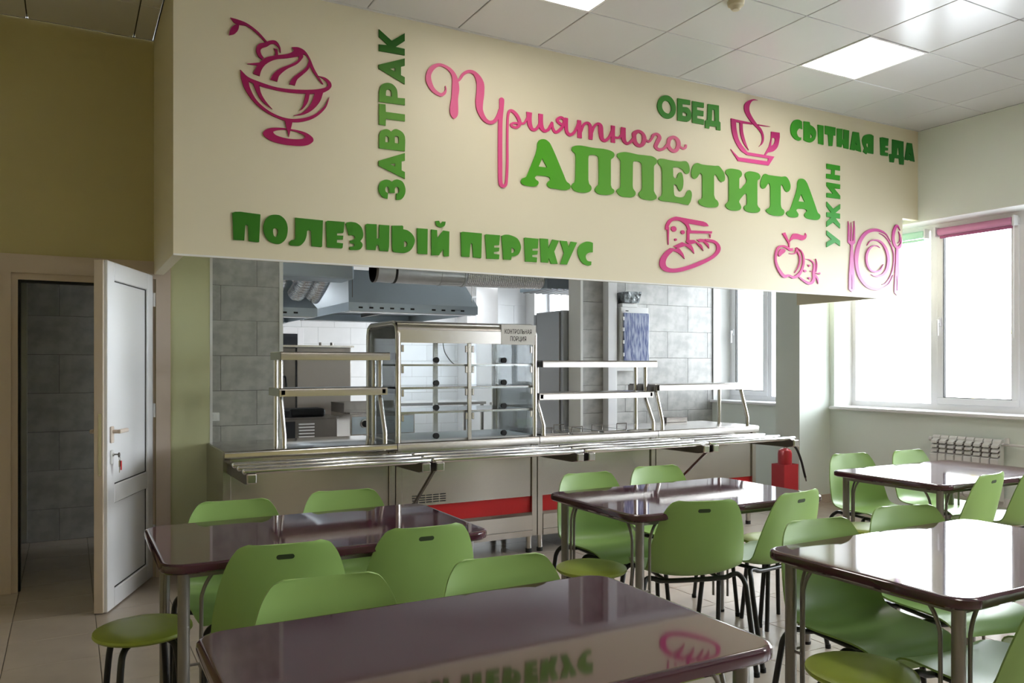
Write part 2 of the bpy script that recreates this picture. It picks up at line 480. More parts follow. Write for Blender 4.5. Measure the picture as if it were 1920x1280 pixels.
tiled(pc, 6.30, XR, 11.95, 0, KCEIL, 6.3, 1.7925, 'white_tile')

# ---------------------------------------------------------------- windows
XF = XR + 0.27     # inner face of the window frames
def window(idx, y0, y1, panes, z0=WZ[0], z1=WZ[1], handle=None):
    """panes: list of (ya, yb, sash?)"""
    t = 0.06
    m = MB()
    m.box(XF, XF + 0.07, y0, y1, z0, z0 + 0.055); m.box(XF, XF + 0.07, y0, y1, z1 - 0.055, z1)
    m.box(XF, XF + 0.07, y0, y0 + 0.05, z0 + 0.055, z1 - 0.055); m.box(XF, XF + 0.07, y1 - 0.05, y1, z0 + 0.055, z1 - 0.055)
    root = struct('window_%d' % idx, m, 'pvc')
    for a, b in zip(panes, panes[1:]):
        ym = (a[0] + b[1]) / 2 if a[0] > b[0] else (a[1] + b[0]) / 2
        MB().box(XF, XF + 0.07, ym - 0.035, ym + 0.035, z0 + 0.055, z1 - 0.055).build('mullion', 'pvc', root)
    for ya, yb, sash in panes:
        a, b, c, d = ya, yb, z0 + 0.055, z1 - 0.055
        if sash:
            s = MB()
            for q in ((a, b, c, c + 0.06), (a, b, d - 0.06, d), (a, a + 0.06, c + .06, d - .06), (b - 0.06, b, c + .06, d - .06)):
                s.box(XF - 0.015, XF + 0.05, *q, 0.004)
            so = s.build('sash', 'pvc', root)
            g = MB()
            for q in ((a + .06, b - .06, c + .06, c + .066), (a + .06, b - .06, d - .066, d - .06), (a + .06, a + .066, c + .06, d - .06), (b - .066, b - .06, c + .06, d - .06)):
                g.box(XF - 0.010, XF + 0.02, *q)
            g.build('seal', 'rubber', so)
            h = MB(); yh = b - 0.03; zh = (c + d) / 2 - 0.05
            h.box(XF - 0.03, XF - 0.015, yh - 0.014, yh + 0.014, zh - 0.04, zh + 0.04, 0.003); h.box(XF - 0.055, XF - 0.03, yh - 0.009, yh + 0.009, zh - 0.015, zh + 0.02, 0.003)
            h.box(XF - 0.062, XF - 0.045, yh - 0.010, yh + 0.010, zh - 0.13, zh + 0.02, 0.004)
            h.build('handle', 'pvc', so)
            a, b, c, d = a + .06, b - .06, c + .06, d - .06
        MB().box(XF + 0.028, XF + 0.034, a, b, c, d).build('pane', 'window_glass', root)
    return root
window(1, 2.70, 5.62, [(4.745, 5.57, False), (3.935, 4.675, True), (2.75, 3.865, False)])

window(2, -0.30, 2.10, [(1.30, 2.05, False), (0.50, 1.24, True), (-0.25, 0.44, False)])
window(3, -3.40, -0.90, [(-1.72, -0.95, False), (-2.52, -1.78, True), (-3.35, -2.58, False)])  # out of view, added as fill daylight for the bulkhead
window(4, 6.0, 7.38, [(6.76, 7.33, True), (6.05, 6.72, False)])
window(5, 8.7, 11.65, [(10.72, 11.6, False), (9.7, 10.66, True), (8.75, 9.64, False)])
window(6, 12.85, 14.25, [(13.56, 14.2, True), (12.9, 13.50, False)])
for k, (a, b) in enumerate(WIN + [KWIN[0]]):
    m = MB(); m.box(XR - 0.055, XF + 0.01, a - 0.04 if k != len(WIN) else a, b + 0.02 if k != len(WIN) else b, WZ[0] - 0.03, WZ[0], 0.006, 2)
    struct('trim_%d' % (20 + k), m, 'pvc')

def blind(y0, y1, mcol, mdark, label):
    t = empty('roller_blind', (XF - 0.04, (y0 + y1) / 2, WZ[1] - 0.09), label, 'blind')
    zc = WZ[1] - 0.085
    m = MB(); m.cyl((XF - 0.035, y0 + 0.02, zc), (XF - 0.035, y1 - 0.02, zc), 0.034, 20); m.build('roll', mcol, t, 40)
    MB().box(XF - 0.045, XF - 0.02, y0 + 0.03, y1 - 0.03, zc - 0.062, zc - 0.038, 0.004).build('bottom_bar', mdark, t)
    for yb in (y0, y1):
        MB().box(XF - 0.075, XF - 0.002, yb - 0.008, yb + 0.012, zc - 0.045, zc + 0.045, 0.004).build('bracket', 'pvc', t)
    c = MB(); c.tube([(XF - 0.06, y0 + 0.002, zc), (XF - 0.06, y0 + 0.002, zc - 1.0)], 0.0025, 6, 0); c.build('chain', 'pvc', t)
blind(3.95, 4.66, 'blind_pink', 'blind_pink_dark', 'rolled-up pink roller blind at the top of the opening window sash')
blind(4.76, 5.55, 'blind_green', 'blind_green', 'rolled-up mint green roller blind behind the bulkhead corner')

# outside: pale street wall, pipes and ground, blown out by the daylight
struct('ground_outside', MB().box(XR + 0.36, 60, -40, 60, -0.75, -0.6), 'asphalt')
fac = MB(); fac.box(24, 30, -6, 40, -0.6, 4.2)
fo = fac.build('neighbour_building', 'facade'); tag(fo, 'pale low building across the yard seen through the window', 'building')
gp = MB(); gp.tube([(20, 12.2, -0.6), (20, 12.2, 4.0)], 0.06, 8, 0); gp.tube([(20, 15.4, 2.2), (20, 12.2, 2.2), (20, 9.0, 2.2)], 0.05, 8, 0)
tag(gp.build('gas_pipe', 'yellow_pipe'), 'thin pale pipe crossing the yard outside the window', 'pipe')

# ---------------------------------------------------------------- door
fr = MB()
fr.box(DX0 - 0.10, DX0 + 0.0, YD - 0.02, YD, 0, DZ); fr.box(DX0 - 0.10, 0.595, YD - 0.02, YD, DZ, 2.085); fr.box(0.505, 0.595, YD - 0.02, YD, 0, DZ)
door_frame = struct('trim_10', fr, 'pvc_beige')
jb = MB()
jb.box(DX0, DX0 + 0.035, YD - 0.005, YD + 0.10, 0, DZ - 0.04); jb.box(DX1 - 0.03, DX1, YD - 0.005, YD + 0.10, 0, DZ - 0.04); jb.box(DX0, DX1, YD - 0.005, YD + 0.10, DZ - 0.04, DZ)
struct('trim_11', jb, 'pvc_beige')
sb = MB(); sb.box(DX0 + 0.035, DX0 + 0.048, YD + 0.02, YD + 0.10, 0, DZ - 0.052); sb.box(DX0 + 0.035, DX1 - 0.03, YD + 0.02, YD + 0.10, DZ - 0.052, DZ - 0.04)
struct('trim_12', sb, 'rubber')
# black cupboard edge and steel strip against the tiled wall inside the doorway
struct('trim_13', MB().box(-0.46, -0.335, YT - 0.07, YT, 0, 2.2), 'rubber')
struct('trim_14', MB().box(-0.335, -0.285, YT - 0.06, YT, 0.02, 2.2), 'galvanised')

DL = 0.786
droot = bpy.data.objects.new('door_1', None); droot.location = (0.487, YD - 0.022, 0.008); COL.objects.link(droot)
droot.rotation_euler = (0, 0, math.atan2(5.106 - (YD - 0.022), 0.207 - 0.487))
tag(droot, 'white plastic panelled door standing open with keys in its lock', 'door', kind='structure')
# local: x along the leaf from the hinge, y = across (the face towards the room is +y), z up
T0, T1, H = -0.058, 0.0, 1.985
def rect_ring(m, x0, x1, z0, z1, w, y0, y1, be=0.004):
    m.box(x0, x0 + w, y0, y1, z0, z1, be); m.box(x1 - w, x1, y0, y1, z0, z1, be); m.box(x0 + w, x1 - w, y0, y1, z1 - w, z1, be); m.box(x0 + w, x1 - w, y0, y1, z0, z0 + w, be)
m = MB(); rect_ring(m, 0, DL, 0, H, 0.105, T0, T1); m.box(0.105, DL - 0.105, T0, T1, 0.60, 0.705, 0.004)
m.local('leaf_frame', 'pvc', droot)
for za, zb in ((0.105, 0.60), (0.705, H - 0.105)):
    p = MB().box(0.105, DL - 0.105, T0 + 0.02, T1 - 0.016, za, zb).local('panel', 'pvc', droot)
    s = MB(); 
    for q in ((0.105, 0.110, za, zb), (DL - .110, DL - .105, za, zb), (0.110, DL - .110, za, za + .005), (0.110, DL - .110, zb - .005, zb)):
        s.box(q[0], q[1], T1 - 0.016, T1 - 0.012, q[2], q[3]); s.box(q[0], q[1], T0 + 0.016, T0 + 0.02, q[2], q[3])
    s.local('seal', 'rubber', p)
m = MB(); m.box(DL, DL + 0.012, T0 - 0.012, T1 - 0.02, 0.0, H, 0.002); m.local('edge_strip', 'pvc_beige', droot)
m = MB(); m.box(DL - 0.001, DL + 0.0135, T0 + 0.012, T0 + 0.03, 0.77, 1.12); m.local('lock_plate', 'steel', droot)
for sgn, yf in ((1, T1), (-1, T0)):
    m = MB(); yo = yf + sgn * 0.012
    ya, yb = sorted((yf, yo))
    m.box(DL - 0.068, DL - 0.030, ya, yb, 0.95, 1.045, 0.004)
    ho = m.local('handle_plate', 'pvc_beige' if sgn > 0 else 'pvc', droot)
    m = MB(); m.cyl((DL - 0.05, yf, 1.015), (DL - 0.05, yf + sgn * 0.05, 1.015), 0.011, 12)
    m.box(DL - 0.175, DL - 0.038, min(yf + sgn * .036, yf + sgn * .056), max(yf + sgn * .036, yf + sgn * .056), 1.004, 1.027, 0.006, 2)
    m.local('lever', 'pvc_beige', ho)
    m = MB(); m.box(DL - 0.064, DL - 0.034, ya, yb, 0.83, 0.91, 0.004); m.cyl((DL - 0.049, yf, 0.885), (DL - 0.049, yf + sgn * 0.018, 0.885), 0.010, 12)
    m.local('lock_cover', 'plastic_white' if sgn > 0 else 'steel_dark', droot)
for zh in (0.25, 1.05, 1.78):
    m = MB(); m.cyl((-0.006, T1 + 0.004, zh), (-0.006, T1 + 0.004, zh + 0.09), 0.009, 10); m.local('hinge', 'pvc', droot)
# keys hanging in the lock
hinge = Vector(droot.location); dirx = Vector((math.cos(droot.rotation_euler.z), math.sin(droot.rotation_euler.z), 0)); diry = Vector((-dirx.y, dirx.x, 0))
kp = hinge + dirx * (DL - 0.049) + diry * 0.032 + Vector((0, 0, 0.885))
keys = empty('key_bunch', kp, 'bunch of keys with red fob hanging from the door lock', 'keys')
keys.rotation_euler = (0, 0, droot.rotation_euler.z)
m = MB(); m.cyl((0, -0.014, 0), (0, 0.012, 0), 0.004, 8); m.cyl((0, 0.010, -0.003), (0, 0.014, -0.003), 0.014, 16); m.local('lock_key', 'steel_dark', keys)
m = MB(); m.tube([(0.0, 0.012, -0.010), (-0.012, 0.014, -0.022), (-0.004, 0.016, -0.036), (0.010, 0.014, -0.026), (0.0, 0.012, -0.010)], 0.0016, 6, 5); m.local('ring', 'chrome', keys)
m = MB(); m.box(-0.022, -0.002, 0.008, 0.012, -0.072, -0.036, 0.001); m.box(-0.014, -0.008, 0.009, 0.011, -0.105, -0.07); m.local('key', 'brass', keys)
m = MB(); m.box(-0.030, -0.014, 0.013, 0.018, -0.092, -0.038, 0.002); m.local('fob', 'key_red', keys)

# ---------------------------------------------------------------- serving counter: four modules 1.12 m
CX = [0.83, 1.95, 3.07, 4.19, 5.31]
CF, CB, CT = 5.15, 5.87, 0.872       # front edge, back edge, top
RAIL_Y = (4.585, 4.745, 4.905)
def counter(k, label):
    x0, x1 = CX[k] + 0.003, CX[k + 1] - 0.003
    t = empty('serving_counter', ((x0 + x1) / 2, (CF + CB) / 2, 0), label, 'counter', 'stainless steel serving line modules')
    # worktop with rounded front lip
    R_ = 0.016
    prof = [(CB, CT), (CB, CT - 0.04), (CF + 0.02, CT - 0.04), (CF + 0.02, CT - 0.055), (CF, CT - 0.055)]
    prof += [(CF + R_ - R_ * math.cos(a), CT - R_ + R_ * math.sin(a)) for a in (0, 0.4, 0.8, 1.2, math.pi / 2)]
    MB().prism(prof, 0, x0, x1).build('worktop', 'steel_mirror' if k == 0 else 'steel', t, 30)
    red = k > 0
    zb = 0.13
    fp = MB()
    fp.box(x0 + 0.045, x1 - 0.045, CF + 0.05, CF + 0.06, 0.425 if red else zb, CT - 0.055)
    fp.build('front_panel', 'steel', t)
    if red:
        MB().box(x0 + 0.045, x1 - 0.045, CF + 0.062, CF + 0.068, 0.295, 0.425).build('red_strip', 'red_panel', t)
        pl = MB(); pl.prism([(CF + 0.03, zb), (CF + 0.07, zb), (CF + 0.07, 0.305), (CF + 0.055, 0.305), (CF + 0.03, 0.285)], 0, x0 + 0.045, x1 - 0.045); pl.build('plinth_panel', 'steel', t)
        MB().box(x0 + 0.045, x1 - 0.045, CF + 0.026, CF + 0.030, 0.175, 0.178).build('plinth_seam', 'steel_dark', t)
    for xa in (x0, x1 - 0.043):
        MB().box(xa, xa + 0.043, CF + 0.035, CF + 0.07, zb, CT - 0.055, 0.002).build('corner_post', 'steel', t)
    MB().box(x0, x0 + 0.02, CF + 0.07, CB - 0.01, zb, CT - 0.04).box(x1 - 0.02, x1, CF + 0.07, CB - 0.01, zb, CT - 0.04).box(x0 + .02, x1 - .02, CB - 0.03, CB - 0.01, zb, CT - 0.04).build('carcass', 'steel', t)
    for xa in (x0 + 0.045, x1 - 0.045):
        for ya in (CF + 0.085, CB - 0.06):
            fo_ = MB().cyl((xa, ya, 0.03), (xa, ya, zb + 0.02), 0.021, 14).build('foot', 'steel', t, 40)
            MB().cyl((xa, ya, 0.0), (xa, ya, 0.03), 0.023, 14).build('foot_pad', 'rubber', fo_, 40)
    # tray slide: three tubes on arms with braces
    rx0, rx1 = x0, x1
    if k == 3: rx1 = 5.105
    for ry in RAIL_Y:
        m = MB(); m.box(rx0, rx1, ry - 0.030, ry + 0.030, 0.800, 0.832, 0.012, 3); m.build('tray_rail', 'chrome', t, 40)
    for side, xa in ((0, x0 + 0.02), (1, x1 - 0.065 if k < 3 else 5.06)):
        m = MB()
        m.prism([(CF + 0.035, 0.735), (CF + 0.035, 0.80), (RAIL_Y[0] - 0.035, 0.80), (RAIL_Y[0] - 0.035, 0.755), (RAIL_Y[0] + 0.02, 0.742)], 0, xa, xa + 0.045)
        ar = m.build('rail_arm', 'steel_dark', t)
        MB().box(xa - 0.004, xa + 0.049, RAIL_Y[0] - 0.052, RAIL_Y[0] - 0.033, 0.752, 0.806, 0.006, 2).build('end_cap', 'steel', ar)
        if (k, side) in ((1, 0), (3, 0)):
            m = MB(); m.tube([(xa + 0.022, RAIL_Y[0] + 0.05, 0.745), (xa + 0.022, CF + 0.045, 0.30)], 0.012, 4, 0); m.build('brace', 'steel_dark', t)
    return t
c1 = counter(0, 'plain steel serving counter module against the green wall pilaster with two-tier shelf')
c2 = counter(1, 'steel serving counter module carrying the glass display case')
c3 = counter(2, 'steel hot food counter module with pan lids and two-tier shelf')
c4 = counter(3, 'end module of the steel serving counter with one-tier shelf by the extinguisher')
MB().box(CX[0] - 0.006, CX[0] + 0.0025, CF + 0.004, CB, 0.02, CT - 0.004).build('side_panel', 'steel', c1)

def shelf(t, x0, x1, tops, yf, post_x, posts_bent=True, depth=0.30, th=0.052):
    for n, z in enumerate(tops):
        ya = yf + (0.0 if n == 0 else 0.05)
        m = MB(); R_ = 0.012
        prof = [(ya + depth, z), (ya + depth, z - th), (ya + depth - 0.012, z - th), (ya + depth - 0.012, z - 0.012), (ya + 0.012, z - 0.012), (ya + 0.012, z - th), (ya, z - th)]
        prof += [(ya + R_ - R_ * math.cos(a), z - R_ + R_ * math.sin(a)) for a in (0, 0.5, 1.0, math.pi / 2)]
        m.prism(prof, 0, x0, x1); so = m.build('shelf', 'steel', t, 30)
        MB().box(x0 - 0.002, x0 + 0.004, ya + 0.004, ya + depth, z - th, z - 0.003).box(x1 - 0.004, x1 + 0.002, ya + 0.004, ya + depth, z - th, z - 0.003).build('shelf_end', 'steel_dark', so)
    for px_ in post_x:
        zt = tops[0] - 0.015
        yr = yf + depth - 0.04
        m = MB(); m.cyl((px_, yr, CT), (px_, yr, zt), 0.0165, 12); m.build('shelf_post', 'steel', t, 40)
        yq = yf + 0.03
        zk = tops[-1] - 0.06
        pts = [(px_, CF + 0.04, CT), (px_, CF + 0.04, CT + 0.07), (px_, yq + 0.10 if len(tops) > 1 else yq + .06, zk), (px_, yq + 0.10 if len(tops) > 1 else yq + .06, zt)]
        m = MB(); m.tube(pts, 0.0165, 12, 0); m.build('shelf_post', 'steel', t, 40)
        if len(tops) > 1:
            MB().box(px_ - 0.012, px_ + 0.012, yq + 0.02, yr, tops[1] - 0.042, tops[1] - 0.012).build('shelf_bracket', 'steel_dark', t)
shelf(c1, 1.175, 1.90, (1.487, 1.252), 5.16, (1.20, 1.875))
shelf(c3, 3.105, 4.185, (1.437, 1.190), 5.16, (3.125, 4.165))
shelf(c4, 4.225, 5.265, (1.245,), 5.18, (4.26, 5.21), depth=0.40)
MB().box(4.205, 4.222, 5.20, 5.58, 1.185, 1.235, 0.004).build('shelf_bracket', 'steel_dark', c4)
MB().box(4.80, 5.05, 5.79, 5.86, CT, CT + 0.05, 0.004).build('rear_lip', 'steel_dark', c4)

# glass display case on module 2
SX0, SX1, SF, SB, SZ0, SZ1 = 1.955, 3.05, 5.17, 5.80, CT, 1.705
m = MB()   # hood: side profile with rounded shoulders
prof = [(SF, 1.555), (SF, 1.64)] + [(SF + 0.06 - 0.06 * math.cos(a), 1.645 + 0.06 * math.sin(a)) for a in (0, .4, .8, 1.2, math.pi / 2)] + [(SB - 0.06 + 0.06 * math.sin(a), 1.645 + 0.06 * math.cos(a)) for a in (0, .5, 1.0, math.pi / 2)] + [(SB, 1.60), (SB - 0.012, 1.60), (SB - 0.012, 1.69), (SF + 0.012, 1.69), (SF + 0.012, 1.555)]
m.prism(prof, 0, SX0 + 0.004, SX1 - 0.004); m.build('case_hood', 'steel', c2, 30)
for xa in (SX0, SX1 - 0.014):       # rounded side loops
    pts = [(SF + 0.012, SZ0), (SF + 0.012, 1.62), (SF + 0.03, 1.672), (SF + 0.08, 1.692), (SB - 0.08, 1.692), (SB - 0.03, 1.672), (SB - 0.012, 1.62), (SB - 0.012, SZ0)]
    m = MB(); m.tube([(xa + 0.007, y, z) for y, z in pts], 0.0175, 8, 0); m.build('side_frame', 'steel', c2, 50)
    MB().box(xa + 0.003, xa + 0.009, SF + 0.03, SB - 0.03, SZ0 + 0.01, 1.66).build('side_glass', 'case_glass', c2)
XM = (SX0 + SX1) / 2
for xa, wv in ((SX0 + 0.018, 0.02), (XM, 0.028), (SX1 - 0.018, 0.02)):
    MB().box(xa - wv / 2, xa + wv / 2, SF, SF + 0.02, SZ0, 1.56, 0.002).build('front_stile', 'steel', c2)
for xa in (SX0 + 0.03, XM, SX1 - 0.03):
    MB().box(xa - 0.018, xa + 0.018, SB - 0.02, SB - 0.004, SZ0, 1.62).build('rear_stile', 'steel', c2)
SH = (1.41, 1.25, 1.08)
for z in SH:
    sh = MB()
    sh.box(SX0 + 0.03, SX1 - 0.03, SF + 0.04, SB - 0.05, z - 0.006, z)
    so = sh.build('glass_shelf', 'case_glass', c2)
    m = MB(); m.box(SX0 + 0.02, SX1 - 0.02, SF + 0.034, SF + 0.044, z - 0.016, z - 0.002); m.box(SX0 + 0.02, SX1 - 0.02, SB - 0.05, SB - 0.04, z - 0.016, z - 0.002)
    for xa in (SX0 + 0.022, XM, SX1 - 0.022): m.box(xa - .004, xa + .004, SF + 0.044, SB - 0.05, z - 0.014, z - 0.004)
    m.build('shelf_frame', 'steel', so)
MB().box(SX0 + 0.02, SX1 - 0.02, SF + 0.02, SB - 0.02, SZ0 + 0.001, SZ0 + 0.012).build('case_floor', 'plastic_white', c2)
rows = [1.555] + list(SH) + [SZ0 + 0.012]
for xa, xb in ((SX0 + 0.03, XM - 0.016), (XM + 0.016, SX1 - 0.03)):
    for n in range(4):
        zt, zb = rows[n] - 0.004, rows[n + 1] + 0.004
        fl = MB().box(xa, xb, SF + 0.004, SF + 0.009, zb, zt).build('glass_flap', 'case_glass', c2)
        xk = (xa + xb) / 2
        MB().cyl((xk, SF + 0.004, zb + 0.022), (xk, SF - 0.022, zb + 0.022), 0.019, 16, 0.021).build('knob', 'black_plastic', fl, 40)
        for xh in (xa + 0.002, xb - 0.018):
            MB().box(xh, xh + 0.016, SF - 0.002, SF + 0.012, zt - 0.06, zt - 0.012, 0.002).build('hinge', 'steel', fl)
MB().cyl((XM - 0.10, SF + 0.2, 1.60), (XM - 0.10, SF + 0.2, 1.585), 0.05, 16).build('lamp', 'plastic_white', c2, 40)
m = MB(); m.tube([(XM - 0.10, SF + 0.25, 1.59), (XM - 0.08, SF + 0.26, 1.50), (XM - 0.03, SF + 0.26, 1.43), (XM, SF + 0.26, 1.41)], 0.004, 6); m.build('cable', 'plastic_white', c2, 60)

def text_part(body, size, mtl, parent, loc, align='CENTER', squash=1.0):
    cu = bpy.data.curves.new('lettering', 'FONT'); cu.body = body; cu.size = size; cu.align_x = align; cu.extrude = 0.0004
    tmp = bpy.data.objects.new('lettering', cu); COL.objects.link(tmp)
    dg = bpy.context.evaluated_depsgraph_get()
    me = bpy.data.meshes.new_from_object(tmp.evaluated_get(dg))
    bpy.data.objects.remove(tmp)
    me.transform(Matrix.Scale(squash, 4, (1, 0, 0)))
    me.transform(Matrix.Rotation(math.pi / 2, 4, 'X'))
    me.materials.clear()
    return link('lettering', me, mtl, parent, loc)
sg = empty('paper_sign', (2.897, SF - 0.002, 1.55), 'white paper sign with two lines of black capitals taped on the display case hood', 'sign')
MB().box(2.755, 3.045, SF - 0.003, SF - 0.001, 1.552, 1.697).build('sheet', 'paper', sg)
text_part('КОНТРОЛЬНАЯ', 0.047, 'ink', sg, (-0.002, -0.0018, 0.080), squash=0.64)
text_part('ПОРЦИЯ', 0.047, 'ink', sg, (-0.002, -0.0018, 0.028), squash=0.70)

# gastronorm pan lids lying in the hot counter
lidspots = [(3.24, 5.33, 0), (3.24, 5.60, 0), (3.52, 5.33, 0), (3.52, 5.60, 0), (3.80, 5.46, 1), (4.05, 5.46, 1)]
names = ['front pan lid nearest the display case', 'rear pan lid nearest the display case', 'second front pan lid from the display case', 'second rear pan lid from the display case', 'long pan lid beside the four small lids', 'long pan lid at the end by the shelf post']
for (lx, ly, big), nm in zip(lidspots, names):
    t = empty('pan_lid', (lx, ly, CT), 'steel ' + nm + ', on the hot counter', 'pan lid', 'pan lids on the hot counter')
    hx, hy = (0.115, 0.255) if big else (0.125, 0.125)
    MB().box(lx - hx, lx + hx, ly - hy, ly + hy, CT + 0.0005, CT + 0.012, 0.005, 2).build('lid', 'steel_mirror', t)
    m = MB(); m.tube([(lx - 0.05, ly, CT + 0.012), (lx - 0.05, ly, CT + 0.042), (lx + 0.05, ly, CT + 0.042), (lx + 0.05, ly, CT + 0.012)], 0.0045, 8, 0); m.build('handle', 'steel_dark', t, 50)

# louvres in the lower front of the display module
for r in range(4):
    for q in range(5):
        xa = 2.075 + 0.052 * q
        MB().box(xa, xa + 0.044, CF + 0.048, CF + 0.051, 0.445 + 0.016 * r, 0.452 + 0.016 * r).build('vent_slot', 'rubber', c2)

# ---------------------------------------------------------------- servery wall fittings
t = empty('cable_trunking', (5.29, YT - 0.05, 0), 'white vertical cable trunking on the light tiled wall', 'trunking')
MB().box(5.225, 5.335, YT - 0.11, YT - 0.006, 0.05, KCEIL, 0.003).build('duct', 'pvc', t)
MB().box(5.335, 5.352, YT - 0.10, YT - 0.006, 0.05, KCEIL).build('cover_lip', 'plastic_white', t)
t = empty('electrical_panel', (5.57, YT - 0.08, 1.47), 'white fuse box with blue film-wrapped door on the tiled wall', 'fuse box')
MB().box(5.385, 5.765, YT - 0.13, YT - 0.006, 1.42, 2.05, 0.006, 2).build('case', 'plastic_white', t)
d_ = MB().box(5.41, 5.762, YT - 0.152, YT - 0.13, 1.43, 1.985, 0.006, 2).build('door', 'panel_blue', t)
for z in (1.50, 1.64, 1.78, 1.90): MB().box(5.395, 5.415, YT - 0.156, YT - 0.13, z, z + 0.04, 0.002).build('clip', 'plastic_white', d_)
MB().box(5.43, 5.47, YT - 0.1535, YT - 0.152, 2.0, 2.012).build('maker_plate', 'ink', t)
t = empty('emergency_light', (5.52, YT - 0.08, 2.06), 'dark emergency lamp wrapped in plastic film above the fuse box', 'lamp')
m = MB(); m.hexa([(5.42, YT - 0.15, 2.10), (5.62, YT - 0.15, 2.10), (5.60, YT - 0.02, 2.10), (5.42, YT - 0.02, 2.10), (5.40, YT - 0.17, 2.22), (5.64, YT - 0.17, 2.22), (5.62, YT - 0.02, 2.21), (5.40, YT - 0.02, 2.21)])
bmesh.ops.subdivide_edges(m.bm, edges=m.bm.edges[:], cuts=3, use_grid_fill=True)
for v in m.bm.verts: v.co += Vector((random.uniform(-.006, .006), random.uniform(-.006, 0), random.uniform(-.006, .006)))
m.build('wrapped_lamp', 'wrap_black', t)
MB().box(5.41, 5.62, YT - 0.12, YT - 0.006, 2.052, 2.095, 0.004).build('base', 'plastic_white', t)
tag(MB().box(5.356, 5.62, YT - 0.09, YT - 0.006, 1.335, 1.385, 0.004).build('junction_duct', 'plastic_white'), 'short white horizontal cable duct under the fuse box', 'duct')
sw = empty('light_switch', (1.115, YT - 0.012, 0.95), 'small white switch on the grey tiles beside the pilaster', 'switch')
MB().box(1.08, 1.15, YT - 0.018, YT - 0.006, 0.915, 0.99, 0.003).build('plate', 'plastic_white', sw)
MB().box(1.095, 1.135, YT - 0.023, YT - 0.018, 0.93, 0.975, 0.002).build('rocker', 'plastic_white', sw)

# ---------------------------------------------------------------- kitchen beyond the opening
# extraction hood
def hood(x0, x1, y0, y1, z0, z1, ix, iy, label):
    t = empty('extraction_hood', ((x0 + x1) / 2, (y0 + y1) / 2, z0), label, 'hood')
    m = MB()
    m.hexa([(x0, y0, z0 + .10), (x1, y0, z0 + .10), (x1, y1, z0 + .10), (x0, y1, z0 + .10), (x0 + ix, y0 + iy, z1), (x1 - ix, y0 + iy, z1), (x1 - ix, y1 - iy, z1), (x0 + ix, y1 - iy, z1)])
    m.build('canopy', 'hood_steel', t)
    m = MB(); w_ = 0.012
    m.box(x0, x1, y0, y0 + w_, z0, z0 + .10); m.box(x0, x1, y1 - w_, y1, z0, z0 + .10); m.box(x0, x0 + w_, y0 + w_, y1 - w_, z0, z0 + .10); m.box(x1 - w_, x1, y0 + w_, y1 - w_, z0, z0 + .10)
    m.build('rim', 'hood_steel', t)
    for ya in (y0 + .02, y1 - .2): MB().box(x0 + .02, x1 - .02, ya, ya + .18, z0 - 0.01, z0 + 0.004).build('gutter', 'galvanised', t)
    n = 0; x = x0 + 0.12
    while x < x1 - 0.15:
        MB().box(x, x + 0.05, y0 - 0.003, y0 + 0.006, z0 + 0.03, z0 + 0.05).build('air_slot', 'rubber', t)
        n += 1; x += 0.13 if n % 6 else 0.28
    MB().box((x0 + x1) / 2 - .02, (x0 + x1) / 2 + .02, y0 + .3, y1 - .3, z0 + .05, z0 + .25).build('baffle', 'steel_dark', t)
    for xa in (x0 + 0.06, x1 - 0.06): MB().cyl((xa, y0 + 0.05, z0 + .10), (xa, y0 + 0.05, KCEIL), 0.004, 6).build('hanger', 'steel_dark', t)
    return t
hood(2.86, 4.54, 9.15, 11.5, 2.04, 2.56, 0.10, 0.34, 'large blue-grey steel extraction hood hanging over the kitchen island')
hood2 = hood(1.55, 2.60, 9.55, 11.2, 1.98, 2.5, 0.3, 0.3, 'smaller dark extraction hood beside the large one over the steamer')
t = empty('ventilation_duct', (3.4, 8.3, 2.42), 'round galvanised duct ending in a ribbed silver hose below the kitchen ceiling', 'duct')
m = MB(); m.cyl((2.86, 8.3, 2.42), (3.93, 8.3, 2.42), 0.125, 28); m.build('pipe', 'galvanised', t, 40)
for xa, mt_ in ((2.86, 'steel_dark'), (3.08, 'rubber'), (3.62, 'galvanised'), (3.90, 'galvanised')):
    MB().cyl((xa, 8.3, 2.42), (xa + 0.025, 8.3, 2.42), 0.131, 28).build('collar', mt_, t, 40)
m = MB(); n = 46
pts = [(3.93 + 0.98 * i / 160, 8.3 - 0.10 * (i / 160) ** 2, 2.42) for i in range(161)]
m.tube(pts, lambda s: 0.116 + 0.007 * math.sin(s * 40 * 2 * math.pi), 20, 0); m.build('flexible_hose', 'foil', t, 60)
t = empty('supply_duct', (2.2, 8.9, 2.5), 'large dark ventilation duct with silver hoses over the smaller hood', 'duct')
m = MB(); m.box(1.3, 2.80, 8.75, 9.2, 2.36, 2.75, 0.02, 2); m.build('duct_body', 'hood_steel', t)
for xa in (1.5, 2.6): MB().cyl((xa, 8.97, 2.75), (xa, 8.97, KCEIL), 0.006, 6).build('hanger', 'steel_dark', t)
for xa in (2.12, 2.42, 2.62):
    m = MB(); m.tube([(xa, 9.32, 2.62), (xa + .02, 9.45, 2.45), (xa - .02, 9.6, 2.30), (xa - .05, 9.7, 2.22)], lambda s: 0.10 + 0.006 * math.sin(s * 110), 16, 36); m.build('flexible_hose', 'foil', hood2, 60)
t = empty('ceiling_grille', (4.8, 8.3, 2.3), 'dark perforated ventilation grille beside the silver hose', 'grille')
gr = MB(); gr.box(4.90, 5.75, 8.05, 8.7, 2.30, 2.42); gr.build('plenum', 'hood_steel', t)
for k in range(9): MB().box(4.94 + k * .09, 4.965 + k * .09, 8.06, 8.69, 2.292, 2.30).build('slat', 'steel_dark', t)

